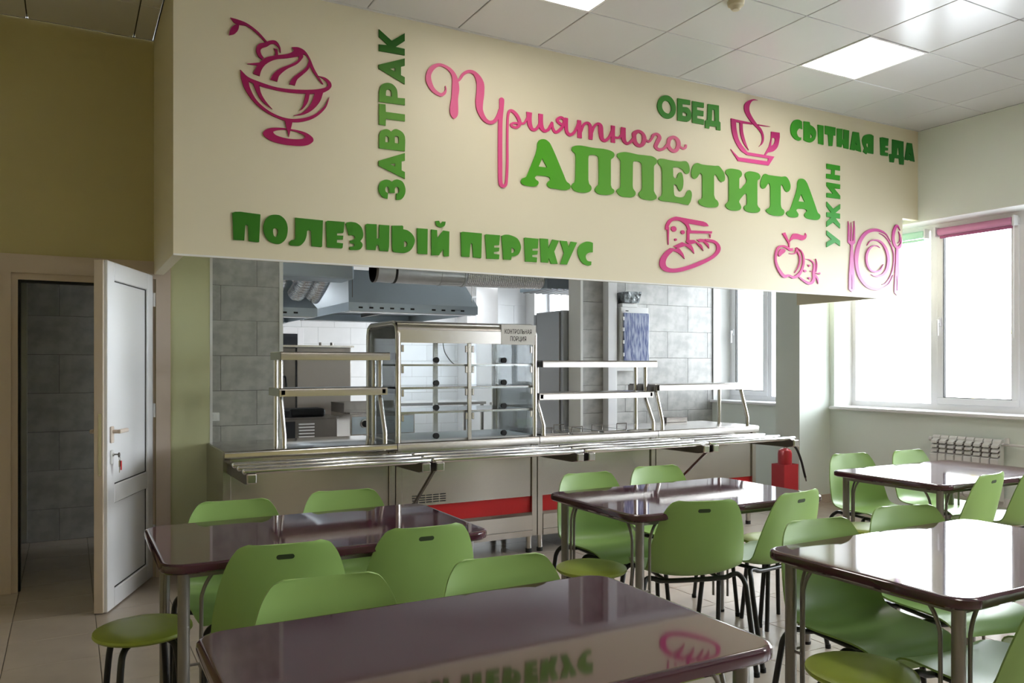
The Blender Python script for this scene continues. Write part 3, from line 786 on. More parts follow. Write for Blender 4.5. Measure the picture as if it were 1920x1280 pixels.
# added fill lamps, out of view, that brighten the kitchen
for lx, ly, lab in ((2.6, 12.8, 'added unseen fill lamp on the kitchen ceiling behind the hoods'), (5.4, 12.8, 'added unseen fill lamp on the kitchen ceiling by the far windows')):
    t = empty('kitchen_fill_lamp', (lx, ly, KCEIL), lab, 'ceiling light')
    MB().box(lx - 0.62, lx + 0.62, ly - 0.09, ly + 0.09, KCEIL - 0.14, KCEIL - 0.09, 0.01, 2).build('housing', 'plastic_white', t)
    for q in (-0.4, 0.4): MB().cyl((lx + q, ly, KCEIL - 0.09), (lx + q, ly, KCEIL - 0.001), 0.006, 8).build('hanger', 'steel_dark', t)
    MB().box(lx - 0.59, lx + 0.59, ly - 0.07, ly + 0.07, KCEIL - 0.152, KCEIL - 0.14).build('diffuser', 'fill_lamp_cool', t)
# combi steamer
t = empty('combi_oven', (2.86, 10.6, 0), 'tall stainless steel combi oven with black handle in the kitchen', 'oven')
MB().box(2.52, 3.22, 10.2, 11.0, 0.75, 1.63, 0.01, 2).build('door', 'oven_steel', t)
MB().box(2.30, 2.515, 10.2, 11.0, 0.75, 1.63, 0.01, 2).build('control_column', 'steel_dark', t)
MB().box(2.50, 2.515, 10.19, 10.2, 0.78, 1.62).build('door_seal', 'rubber', t)
m = MB(); m.tube([(2.36, 10.2, 1.26), (2.36, 10.13, 1.24), (2.37, 10.13, 1.12), (2.37, 10.2, 1.10)], 0.014, 8); m.build('handle', 'black_plastic', t, 60)
MB().box(2.25, 3.26, 10.2, 11.02, 1.63, 1.655).build('top_cover', 'steel', t)
for xa in (2.9, 3.05): MB().cyl((xa, 10.5, 1.655), (xa, 10.5, 1.70), 0.02, 10).build('vent_stub', 'steel_dark', t, 40)
st = MB(); st.box(2.30, 3.22, 10.22, 10.98, 0.70, 0.75)
for xa in (2.32, 3.17):
    for ya in (10.24, 10.93): st.box(xa, xa + .04, ya, ya + .04, 0, 0.70)
st.build('stand', 'steel_dark', t)
# griddle
t = empty('griddle', (3.22, 9.45, 0), 'steel electric griddle with round control dial and splash guard', 'griddle')
MB().box(2.85, 3.65, 9.06, 9.84, 0.30, 0.835, 0.006).build('body', 'steel', t)
MB().box(2.86, 3.64, 9.10, 9.80, 0.835, 0.85).build('hot_plate', 'steel_mirror', t)
MB().box(2.85, 3.65, 9.82, 9.84, 0.835, 0.95).box(2.85, 2.862, 9.3, 9.82, 0.835, 0.95).build('splash_guard', 'steel_dark', t)
MB().box(2.87, 3.63, 9.05, 9.062, 0.60, 0.80).build('control_panel', 'hood_steel', t)
dl = MB().cyl((3.02, 9.05, 0.72), (3.02, 9.035, 0.72), 0.05, 24).build('dial_ring', 'plastic_white', t, 40)
MB().cyl((3.02, 9.035, 0.72), (3.02, 9.01, 0.72), 0.038, 24).build('dial', 'black_plastic', dl, 40)
MB().cyl((3.12, 9.05, 0.68), (3.12, 9.042, 0.68), 0.012, 10).build('indicator', 'black_plastic', t, 40)
MB().box(2.87, 3.63, 9.052, 9.058, 0.555, 0.568).build('panel_gap', 'rubber', t)
for xa in (2.9, 3.55):
    for ya in (9.12, 9.74): MB().cyl((xa, ya, 0), (xa, ya, 0.30), 0.025, 10).build('foot', 'steel_dark', t, 40)
# low dark bench with tray slides
t = empty('tray_bench', (2.2, 8.95, 0), 'dark steel bench with light tray slides below the oven', 'bench')
MB().box(1.98, 2.62, 8.8, 9.3, 0.58, 0.815, 0.006).build('carcass', 'steel_dark', t)
MB().box(1.96, 2.64, 8.78, 9.32, 0.815, 0.83).build('top', 'steel_dark', t)
for k in range(5): MB().box(2.19, 2.36, 8.775, 8.80, 0.615 + .034 * k, 0.630 + .034 * k).build('tray', 'plastic_white', t)
m = MB(); m.box(2.02, 2.15, 8.78, 8.80, 0.61, 0.79); m.build('door', 'dark_glass', t)
for xa in (2.0, 2.56):
    for ya in (8.82, 9.24): MB().box(xa, xa + .04, ya, ya + .04, 0, 0.58).build('leg', 'steel_dark', t)
t = empty('mixer', (2.3, 9.0, 0.83), 'squat black kitchen appliance standing on the dark bench', 'appliance')
MB().box(2.12, 2.52, 8.9, 9.2, 0.8305, 0.92, 0.03, 3).build('body', 'black_plastic', t)
MB().cyl((2.10, 8.95, 0.8305), (2.10, 8.95, 0.90), 0.06, 16).build('bowl', 'black_plastic', t, 40)
# fridge
t = empty('tall_fridge', (5.25, 7.95, 0), 'tall grey refrigerator standing just behind the wall opening', 'fridge')
MB().box(4.86, 5.5, 7.645, 8.24, 0.06, 2.02, 0.012, 2).build('cabinet', 'fridge_grey', t)
MB().box(4.86, 5.5, 8.245, 8.30, 0.14, 2.0, 0.008, 2).build('door', 'fridge_grey', t)
MB().box(4.90, 5.46, 7.68, 8.2, 0, 0.06).build('plinth', 'rubber', t)
MB().box(4.852, 4.86, 7.70, 7.72, 0.1, 2.0).build('edge_strip', 'steel_dark', t)
# white door with dark glazing in the rear wall, worktables far back
m = MB(); rect_ring(m, 2.75, 3.74, 0, 2.08, 0.11, YK - 0.06, YK - 0.006)
d2 = struct('door_2', m, 'pvc')
MB().box(2.86, 3.63, YK - 0.04, YK - 0.01, 0.11, 1.72).build('panel', 'pvc', d2)
MB().box(2.86, 3.63, YK - 0.04, YK - 0.01, 1.72, 1.97).build('pane', 'dark_glass', d2)
def worktable(x0, x1, y0, y1, label):
    t = empty('kitchen_worktable', ((x0 + x1) / 2, (y0 + y1) / 2, 0), label, 'table')
    MB().box(x0, x1, y0, y1, 0.83, 0.87, 0.004).build('table_top', 'steel', t)
    MB().box(x0 + .05, x1 - .05, y0 + .05, y1 - .05, 0.25, 0.27).build('undershelf', 'steel', t)
    for xa in (x0 + .03, x1 - .07):
        for ya in (y0 + .03, y1 - .07): MB().box(xa, xa + .04, ya, ya + .04, 0, 0.83).build('leg', 'steel', t)
worktable(4.0, 5.4, 10.6, 11.3, 'steel kitchen worktable seen through the display case glass')
worktable(5.3, 6.7, 9.6, 10.3, 'steel kitchen worktable under the kitchen windows')

# ---------------------------------------------------------------- extinguisher, radiator, small fittings
ex, ey = 6.09, 5.575
t = empty('extinguisher_stand', (ex, ey, 0), 'square red floor stand holding the fire extinguisher by the pier', 'stand')
m = MB(); bx = (5.995, 6.185, 5.495, 5.655)
m.box(bx[0], bx[1], bx[2], bx[2] + .004, 0, .445); m.box(bx[0], bx[1], bx[3] - .004, bx[3], 0, .445); m.box(bx[0], bx[0] + .004, bx[2] + .004, bx[3] - .004, 0, .445); m.box(bx[1] - .004, bx[1], bx[2] + .004, bx[3] - .004, 0, .445); m.box(bx[0] + .004, bx[1] - .004, bx[2] + .004, bx[3] - .004, 0, 0.01)
m.build('box', 'red_box', t)
t = empty('fire_extinguisher', (ex, ey, 0.011), 'red fire extinguisher with black hose standing in the red floor stand', 'extinguisher')
MB().lathe([(0.062, 0.011), (0.066, 0.03), (0.066, 0.545), (0.060, 0.575), (0.035, 0.592), (0.018, 0.598)], (ex, ey, 0), 28).build('cylinder', 'red_paint', t, 40)
m = MB(); m.cyl((ex, ey, 0.598), (ex, ey, 0.648), 0.014, 12); m.box(ex - 0.02, ex + 0.03, ey - .014, ey + .014, 0.625, 0.645, 0.003); m.build('valve', 'chrome', t, 40)
m = MB(); m.hexa([(ex - 0.11, ey - .008, .636), (ex + .01, ey - .008, .640), (ex + .01, ey + .008, .640), (ex - 0.11, ey + .008, .636), (ex - 0.11, ey - .008, .641), (ex + .01, ey - .008, .652), (ex + .01, ey + .008, .652), (ex - 0.11, ey + .008, .641)]); m.build('lever', 'steel_dark', t)
MB().cyl((ex + 0.012, ey - .012, 0.62), (ex + 0.012, ey - .030, 0.62), 0.018, 14).build('gauge', 'chrome', t, 40)
m = MB(); m.tube([(ex + 0.02, ey - .01, .632), (ex + .07, ey - .02, .635), (ex + .13, ey - .03, .58), (ex + .19, ey - .03, .47), (ex + .235, ey - .03, .34), (ex + .25, ey - .03, .30)], 0.011, 10); m.build('hose', 'rubber', t, 60)
m = MB(); m.cyl((ex + .25, ey - .03, .30), (ex + .262, ey - .03, .262), 0.009, 10, 0.006); m.build('nozzle', 'steel_dark', t, 40)

# radiator: eight cast sections
t = empty('radiator', (6.760, 4.19, 0.27), 'white eight-section radiator under the window', 'radiator')
ry0, n, pw = 3.885, 8, 0.0762
for k in range(n):
    ya = ry0 + k * pw
    m = MB()
    m.prism([(6.715, 0.30), (6.715, 0.625), (6.748, 0.64), (6.752, 0.765), (6.765, 0.782), (6.798, 0.782), (6.798, 0.27), (6.755, 0.27), (6.725, 0.285)], 1, ya + 0.004, ya + pw - 0.004)
    so = m.build('section', 'radiator', t)
    for zz in (0.655, 0.693, 0.731):
        MB().prism([(6.712, zz - 0.016), (6.715, zz + 0.004), (6.752, zz + 0.024), (6.752, zz + 0.004)], 1, ya + 0.008, ya + pw - 0.014).build('fin', 'radiator', so)
    MB().box(6.708, 6.715, ya + 0.006, ya + pw - 0.006, 0.30, 0.62, 0.002).build('front_plate', 'radiator', so)
MB().box(6.740, 6.795, ry0 + .01, ry0 + n * pw - .01, 0.30, 0.745).build('core', 'steel_dark', t)
MB().cyl((6.765, ry0 + n * pw, 0.745), (6.765, ry0 + n * pw + 0.03, 0.745), 0.02, 14).build('plug', 'radiator', t, 40)
v_ = MB().cyl((6.765, ry0, 0.745), (6.765, ry0 - 0.06, 0.745), 0.014, 12).build('valve', 'chrome', t, 40)
MB().cyl((6.765, ry0 - 0.04, 0.755), (6.765, ry0 - 0.04, 0.80), 0.02, 14).build('valve_knob', 'plastic_white', v_, 40)
m = MB(); m.tube([(6.765, ry0 - 0.06, 0.745), (6.765, ry0 - 1.2, 0.735)], 0.011, 10, 0); m.build('pipe', 'radiator', t, 60)
for ya in (ry0 + .08, ry0 + .5): MB().box(6.795, 6.835, ya, ya + .02, 0.72, 0.74).build('wall_hook', 'steel_dark', t)
so = empty('wall_socket', (6.83, 3.88, 0.25), 'white double power socket low on the wall beside the radiator', 'socket')
MB().box(6.828, XR, 3.82, 3.96, 0.215, 0.29, 0.003).build('plate', 'plastic_white', so)
for ya in (3.855, 3.925): MB().cyl((6.828, ya, 0.252), (6.822, ya, 0.252), 0.022, 16).build('outlet', 'plastic_white', so, 40)
t = empty('smoke_detector', (3.45, 3.53, CEIL), 'small cream smoke detector on the ceiling', 'detector')
MB().lathe([(0.0, -0.052), (0.022, -0.05), (0.03, -0.04), (0.03, -0.028), (0.046, -0.024), (0.05, -0.004), (0.05, 0.0)], (3.45, 3.53, CEIL), 24).build('housing', 'cream_plastic', t, 40)

# ---------------------------------------------------------------- dining tables
def rrect(w, h, r, inset, seg=8):
    out = []
    w, h, r = w - 2 * inset, h - 2 * inset, max(r - inset, 0.005)
    for cx_, cy_, a0 in ((w / 2 - r, h / 2 - r, 0), (-w / 2 + r, h / 2 - r, 90), (-w / 2 + r, -h / 2 + r, 180), (w / 2 - r, -h / 2 + r, 270)):
        for k in range(seg + 1):
            a = math.radians(a0 + 90 * k / seg); out.append((cx_ + r * math.cos(a), cy_ + r * math.sin(a)))
    return out
TW, TD, TH = 1.20, 0.75, 0.752
def make_table(loc, label):
    t = empty('dining_table', loc, label, 'table', 'wine-red canteen tables')
    m = MB(); rings = []
    for ins, z in ((0.03, TH - 0.034), (0.008, TH - 0.034), (0.001, TH - 0.028), (0.0, TH - 0.016), (0.002, TH - 0.006), (0.007, TH - 0.0015), (0.014, TH), (0.018, TH), (0.05, TH)):
        rings.append([m.bm.verts.new((x, y, z)) for x, y in rrect(TW, TD, 0.075, ins)])
    k = len(rings[0])
    for a, b in zip(rings, rings[1:]):
        for i in range(k): m.bm.faces.new((a[i], a[(i + 1) % k], b[(i + 1) % k], b[i]))
    m.bm.faces.new(rings[0][::-1]); m.bm.faces.new(rings[-1])
    m.local('table_top', 'table_top', t, 35)
    lx, ly = TW / 2 - 0.075, TD / 2 - 0.07
    for sx in (-1, 1):
        for sy in (-1, 1):
            x, y = sx * lx, sy * ly
            m = MB(); m.cyl((x, y, 0.012), (x, y, TH - 0.033), 0.0195, 16)
            lg = m.local('leg', 'table_leg', t, 40)
            MB().cyl((x, y, 0), (x, y, 0.014), 0.021, 16).local('foot_cap', 'black_plastic', lg, 40)
            for dx, dy in ((-sx, 0), (0, -sy)):
                q = 0.055
                P = [(x + dx * q, y + dy * q, 0.10), (x + dx * q, y + dy * q, 0.55), (x + dx * q * 1.1, y + dy * q * 1.1, 0.64), (x + dx * q * 1.7, y + dy * q * 1.7, 0.70), (x + dx * q * 2.4, y + dy * q * 2.4, TH - 0.035)]
                m = MB(); m.tube(P, 0.0065, 8); m.cyl((x, y, 0.40), (x + dx * q, y + dy * q, 0.40), 0.005, 6); m.local('side_rod', 'table_leg', lg, 50)
    m = MB()
    m.box(-lx - .012, lx + .012, -ly - .012, -ly + .012, TH - 0.058, TH - 0.034); m.box(-lx - .012, lx + .012, ly - .012, ly + .012, TH - 0.058, TH - 0.034)
    m.box(-lx - .012, -lx + .012, -ly + .013, ly - .013, TH - 0.058, TH - 0.034); m.box(lx - .012, lx + .012, -ly + .013, ly - .013, TH - 0.058, TH - 0.034)
    m.local('apron', 'table_leg', t)
    return t
TAB = {'A': (0.86, 3.178), 'B': (2.73, 3.145), 'C': (0.86, 1.705), 'D': (2.75, 1.705), 'E': (4.72, 3.05)}
TN = {'A': 'table by the open door', 'B': 'middle table before the serving line', 'E': 'table by the radiator', 'C': 'second-row table on the door side', 'D': 'second-row table on the window side'}
tproto = None
for k, (x, y) in TAB.items():
    lab = {'A': 'glossy wine-red canteen table near the open white door', 'B': 'glossy wine-red canteen table before the hot counter', 'E': 'glossy wine-red canteen table beside the radiator',
           'C': 'glossy wine-red table in the second row, door side, reflecting green lettering', 'D': 'glossy wine-red table in the second row, window side, full of window glare'}[k]
    if tproto is None: tproto = make_table((x, y, 0), lab)
    else: copy_tree(tproto, None, (x, y, 0), 0, lab)

# ---------------------------------------------------------------- chairs: one-piece plastic shell on black tube frame
PROF = [(-0.222, 0.405), (-0.214, 0.430), (-0.195, 0.446), (-0.15, 0.454), (-0.08, 0.452), (0.0, 0.445), (0.07, 0.440), (0.125, 0.445), (0.165, 0.468), (0.187, 0.505), (0.200, 0.555), (0.211, 0.61), (0.221, 0.665), (0.230, 0.715), (0.238, 0.752), (0.243, 0.776), (0.247, 0.793), (0.250, 0.802)]
HW = [0.165, 0.185, 0.198, 0.209, 0.218, 0.224, 0.228, 0.231, 0.232, 0.231, 0.227, 0.219, 0.208, 0.193, 0.178, 0.163, 0.147, 0.118]
def shell_mesh():
    path = smooth_path([(0, y, z) for y, z in PROF], 2); hw = [p.x for p in smooth_path([(h, 0, 0) for h in HW], 2)]
    m = MB(); NS = 16; rows = []
    for i, p in enumerate(path):
        tn = (path[min(i + 1, len(path) - 1)] - path[max(i - 1, 0)]).normalized()
        nrm = Vector((0, -tn.z, tn.y))          # towards the sitter
        s_ = i / (len(path) - 1)
        dish = 0.012 + 0.034 * math.exp(-((s_ - 0.52) / 0.22) ** 2) + 0.010 * max(0, s_ - .6)
        row = []
        for k in range(NS + 1):
            q = -1 + 2 * k / NS
            off = nrm * (dish * abs(q) ** 2.4)
            row.append(m.bm.verts.new((hw[i] * q, p.y + off.y, p.z + off.z)))
        rows.append(row)
    for a, b in zip(rows, rows[1:]):
        for k in range(NS): m.bm.faces.new((a[k], a[k + 1], b[k + 1], b[k]))
    bmesh.ops.recalc_face_normals(m.bm, faces=m.bm.faces[:])
    bmesh.ops.solidify(m.bm, geom=m.bm.faces[:], thickness=0.0065)
    return m.mesh('shell', None, 50)
def make_chair(loc, rz, label, group):
    t = empty('canteen_chair', loc, label, 'chair', group, rz)
    sm = shell_mesh(); link('shell', sm, 'chair_green', t)
    vs = sorted(((v.co.z, v.co.y) for v in sm.vertices if abs(v.co.x) < 0.004 and 0.715 < v.co.z < 0.80))
    mid = sum(y - 0.21 * z for z, y in vs) / len(vs)
    rear = [(z, y) for z, y in vs if y - 0.21 * z > mid]
    def rear_y(z):
        a = max((q for q in rear if q[0] <= z), default=rear[0]); b = min((q for q in rear if q[0] > z), default=rear[-1])
        return a[1] + (b[1] - a[1]) * (z - a[0]) / max(b[0] - a[0], 1e-6)
    m = MB(); hz, hx, zc = 0.0085, 0.021, 0.759
    ring = [(sx * hx + hz * math.cos(a), zc + hz * math.sin(a)) for sx, a0 in ((1, -90), (-1, 90)) for a in [math.radians(a0 + 22.5 * k) for k in range(9)]]
    A = [m.bm.verts.new((x, rear_y(z) + 0.0007, z)) for x, z in ring]; B = [m.bm.verts.new((x, rear_y(z) - 0.003, z)) for x, z in ring]
    m.bm.faces.new(A); m.bm.faces.new(B[::-1])
    for k in range(len(ring)): m.bm.faces.new((A[k], A[(k + 1) % len(ring)], B[(k + 1) % len(ring)], B[k]))
    m.local('grip_slot_shade', 'slot_shade_green', t)  # dark cap standing in for the shaded hollow of the grip
    for nm, yc, yf in (('front_frame', -0.13, -0.185), ('rear_frame', 0.115, 0.215)):
        P = []
        for sx in (-1, 1):
            side = [(sx * 0.262, yf, 0.0), (sx * 0.250, yc + (yf - yc) * .35, 0.33), (sx * 0.243, yc + (yf - yc) * .2, 0.405), (sx * 0.222, yc, 0.438), (sx * 0.19, yc, 0.438), (sx * 0.13, yc, 0.425)]
            P += side if sx < 0 else side[::-1]
        m = MB(); m.tube(P, 0.0115, 10, 5); fr_ = m.local(nm, 'black_metal', t, 60)
        for sx in (-1, 1): MB().cyl((sx * 0.262, yf, 0), (sx * 0.2615, yf * .995, 0.02), 0.0135, 10).local('foot_cap', 'black_plastic', fr_, 40)
    for sx in (-1, 1): MB().tube([(sx * 0.13, -0.13, 0.425), (sx * 0.13, 0.115, 0.425)], 0.009, 8, 0).local('seat_rail', 'black_metal', t, 60)
    return t
SIDE = {'far': 'counter side', 'near': 'room side'}
CH = [('A', 'far', 0, 0.64, 3.72, -4), ('A', 'far', 1, 1.15, 3.77, -6), ('A', 'near', 0, 0.635, 2.72, -7), ('A', 'near', 1, 1.16, 2.755, -3),
      ('B', 'far', 0, 2.52, 3.73, -4), ('B', 'far', 1, 3.05, 3.79, -5), ('B', 'near', 0, 2.45, 2.69, -18), ('B', 'near', 1, 3.04, 2.67, 8),
      ('C', 'far', 0, 0.64, 2.26, -6), ('C', 'far', 1, 1.18, 2.23, -6),
      ('D', 'far', 0, 2.54, 2.18, -7), ('D', 'far', 1, 3.11, 2.21, -14), ('D', 'near', 0, 2.50, 1.20, -4), ('D', 'near', 1, 3.08, 1.18, 4),
      ('E', 'far', 0, 4.63, 3.69, -9), ('E', 'far', 1, 5.17, 3.64, -2), ('E', 'near', 0, 4.47, 2.60, 8), ('E', 'near', 1, 5.02, 2.62, -3)]
cproto = None
for tb, side, n_, x, yt, ang in CH:
    lab = 'green plastic chair at the %s, %s, %s' % (TN[tb], SIDE[side], ('nearer the door', 'nearer the windows')[n_])
    rz = math.radians(ang) + (0 if side == 'far' else math.pi)
    d = Vector((0, 0.25, 0)); d.rotate(Matrix.Rotation(rz, 3, 'Z'))
    loc = (x - d.x, yt - d.y, 0)
    if cproto is None: cproto = make_chair(loc, rz, lab, 'green canteen chairs')
    else: copy_tree(cproto, None, loc, rz, lab)

# round stools at the table ends
def make_stool(loc, rz, label):
    t = empty('round_stool', loc, label, 'stool', 'round green stools', rz)
    MB().lathe([(0.0, 0.436), (0.140, 0.436), (0.158, 0.440), (0.166, 0.448), (0.164, 0.457), (0.150, 0.463), (0.10, 0.466), (0.0, 0.467)], (0, 0, 0), 40).local('seat', 'stool_lime', t, 40)
    for k in range(4):
        a = math.radians(45 + 90 * k); c, s = math.cos(a), math.sin(a)
        m = MB(); m.tube([(0.02 * c, 0.02 * s, 0.424), (0.08 * c, 0.08 * s, 0.424), (0.115 * c, 0.115 * s, 0.410), (0.132 * c, 0.132 * s, 0.36), (0.150 * c, 0.150 * s, 0.18), (0.168 * c, 0.168 * s, 0.0)], 0.0115, 10, 5)
        m.local('leg', 'black_metal', t, 60)
    MB().cyl((0, 0, 0.412), (0, 0, 0.437), 0.05, 16).local('seat_plate', 'black_metal', t, 40)
    return t
ST = [('A', 0.235, 3.175, 'end towards the door'), ('B', 2.14, 3.12, 'end towards the door'), ('B', 3.36, 3.16, 'end towards the windows'), ('C', 1.47, 1.66, 'end towards the windows'),
      ('D', 2.15, 1.665, 'end towards the door'), ('E', 4.07, 3.10, 'end towards the door')]
sproto = None
for tb, x, y, e in ST:
    lab = 'round green backless stool at the %s, %s' % (TN[tb], e)
    if sproto is None: sproto = make_stool((x, y, 0), 0.15, lab)
    else: copy_tree(sproto, None, (x, y, 0), random.uniform(-.4, .4), lab)

# ---------------------------------------------------------------- cut lettering and pictures on the bulkhead (millimetres on its face)
def catmull_closed(pts):
    """pts: (x, z, smooth) closed outline -> dense outline"""
    n = len(pts); out = []
    for i in range(n):
        p0, p1, p2, p3 = (Vector(pts[(i + k) % n][:2]) for k in (-1, 0, 1, 2))
        s1, s2 = pts[i][2], pts[(i + 1) % n][2]
        out.append(p1.copy())
        if not (s1 or s2): continue
        L_ = (p2 - p1).length
        def tang(a, b, c):
            v = c - a
            return v * (L_ / max((b - a).length + (c - b).length, 1e-6))
        t1 = tang(p0, p1, p2) if s1 else (p2 - p1)
        t2 = tang(p1, p2, p3) if s2 else (p2 - p1)
        k_ = 5 if L_ > 0.02 else 3
        for k in range(1, k_):
            t = k / k_; t_2, t_3 = t * t, t ** 3
            out.append(p1 * (2 * t_3 - 3 * t_2 + 1) + t1 * (t_3 - 2 * t_2 + t) + p2 * (-2 * t_3 + 3 * t_2) + t2 * (t_3 - t_2))
    return out
LY, LT0 = 4.69, 0.008
def art_piece(items):
    m = MB(); V = m.bm.verts; F = m.bm.faces
    LT = LT0
    def slab(outlines, LT):
        tris = tessellate_polygon([[Vector((p.x, p.y, 0)) for p in o] for o in outlines])
        flat = [p for o in outlines for p in o]
        fr = [V.new((p.x, LY - LT, p.y)) for p in flat]; bk = [V.new((p.x, LY - 0.0005, p.y)) for p in flat]
        for a in tris:
            if len(set(a)) == 3:
                try: F.new([fr[i] for i in a]); F.new([bk[i] for i in a[::-1]])
                except ValueError: pass
        k = 0
        for o in outlines:
            n = len(o)
            for i in range(n):
                a, b = k + i, k + (i + 1) % n
                try: F.new((fr[a], fr[b], bk[b], bk[a]))
                except ValueError: pass
            k += n
    for n_it, it in enumerate(items):
        LT = LT0 + 0.0002 * n_it
        head, rest_ = it.split(' ', 1)
        if head[0] == 'F':
            outs = []
            for con in rest_.split('|'):
                pts = []
                for tk in con.split():
                    x, z = tk.lstrip('~').split(','); pts.append((float(x) / 1000, float(z) / 1000, tk[0] == '~'))
                outs.append(catmull_closed(pts))
            slab(outs, LT)
        else:
            k_ = float(head[1:] or 1)
            pts = [tuple(float(q) / 1000 for q in tk.split(',')) for tk in rest_.split()]
            if head[0] == 'C':
                x, z, r = pts[0]
                slab([[Vector((x + r * k_ * math.cos(a * math.pi / 10), z + r * math.sin(a * math.pi / 10))) for a in range(20)]], LT)
            else:
                P = smooth_path([(x / k_, z, w_) for x, z, w_ in pts], 5)
                rows = []
                for i, p in enumerate(P):
                    LT = LT0 + 0.0006 * n_it + 0.0005 * i / len(P)
                    d = P[min(i + 1, len(P) - 1)] - P[max(i - 1, 0)]
                    l = math.hypot(d.x, d.y) or 1
                    nx, nz = -d.y / l, d.x / l
                    w_ = max(p.z, 0.001) / 2
                    L2 = ((p.x + nx * w_) * k_, p.y + nz * w_); R2 = ((p.x - nx * w_) * k_, p.y - nz * w_)
                    rows.append([V.new((L2[0], LY - LT, L2[1])), V.new((R2[0], LY - LT, R2[1])), V.new((R2[0], LY - 0.0005, R2[1])), V.new((L2[0], LY - 0.0005, L2[1]))])
                for a, b in zip(rows, rows[1:]):
                    for k in range(4): F.new((a[k], a[(k + 1) % 4], b[(k + 1) % 4], b[k]))
                F.new(rows[0][::-1]); F.new(rows[-1])
    return m
ART = {}
ART['breakfast'] = [
    ('letter', ['F 1708,2418 ~1678,2424 ~1656,2450 ~1651,2479 ~1663,2515 ~1694,2533 ~1722,2532 1735,2524 ~1751,2537 ~1775,2543 ~1807,2531 ~1824,2493 ~1821,2458 ~1802,2427 ~1777,2418 1764,2418 1764,2456 ~1777,2460 ~1783,2476 ~1777,2495 ~1765,2498 ~1756,2486 1755,2458 1718,2454 1718,2480 ~1710,2492 ~1700,2491 ~1693,2477 ~1697,2460 1712,2452']),
    ('letter', ['F 1652,2643 1821,2712 1821,2664 1799,2657 1799,2602 1821,2594 1821,2552 1652,2613 | 1725,2631 1757,2640 1757,2620']),
    ('letter', ['F 1654,2720 1654,2799 ~1665,2826 ~1694,2841 ~1717,2840 1731,2830 ~1747,2846 ~1770,2851 ~1805,2837 ~1821,2809 1821,2722 | 1694,2798 ~1708,2799 ~1715,2790 1715,2764 1694,2762 | 1755,2806 ~1772,2809 ~1781,2801 1781,2765 1755,2765']),
    ('letter', ['F 1654,2990 1695,2993 1697,2947 1821,2950 1821,2908 1697,2905 1696,2863 1654,2864']),
    ('letter', ['F 1654,3003 1654,3063 ~1669,3107 ~1706,3126 ~1742,3122 ~1768,3095 1774,3045 1821,3049 1821,3007 | 1697,3059 ~1701,3079 ~1717,3087 ~1733,3078 1734,3046 1697,3046']),
    ('letter', ['F 1651,3227 1820,3296 1820,3251 1795,3241 1795,3188 1820,3180 1820,3136 1651,3204 | 1722,3215 1756,3227 1756,3205']),
    ('letter', ['F 1653,3443 1735,3389 1820,3452 1820,3404 1761,3356 1820,3355 1820,3315 1653,3312 1653,3351 1710,3357 1653,3397']),
]
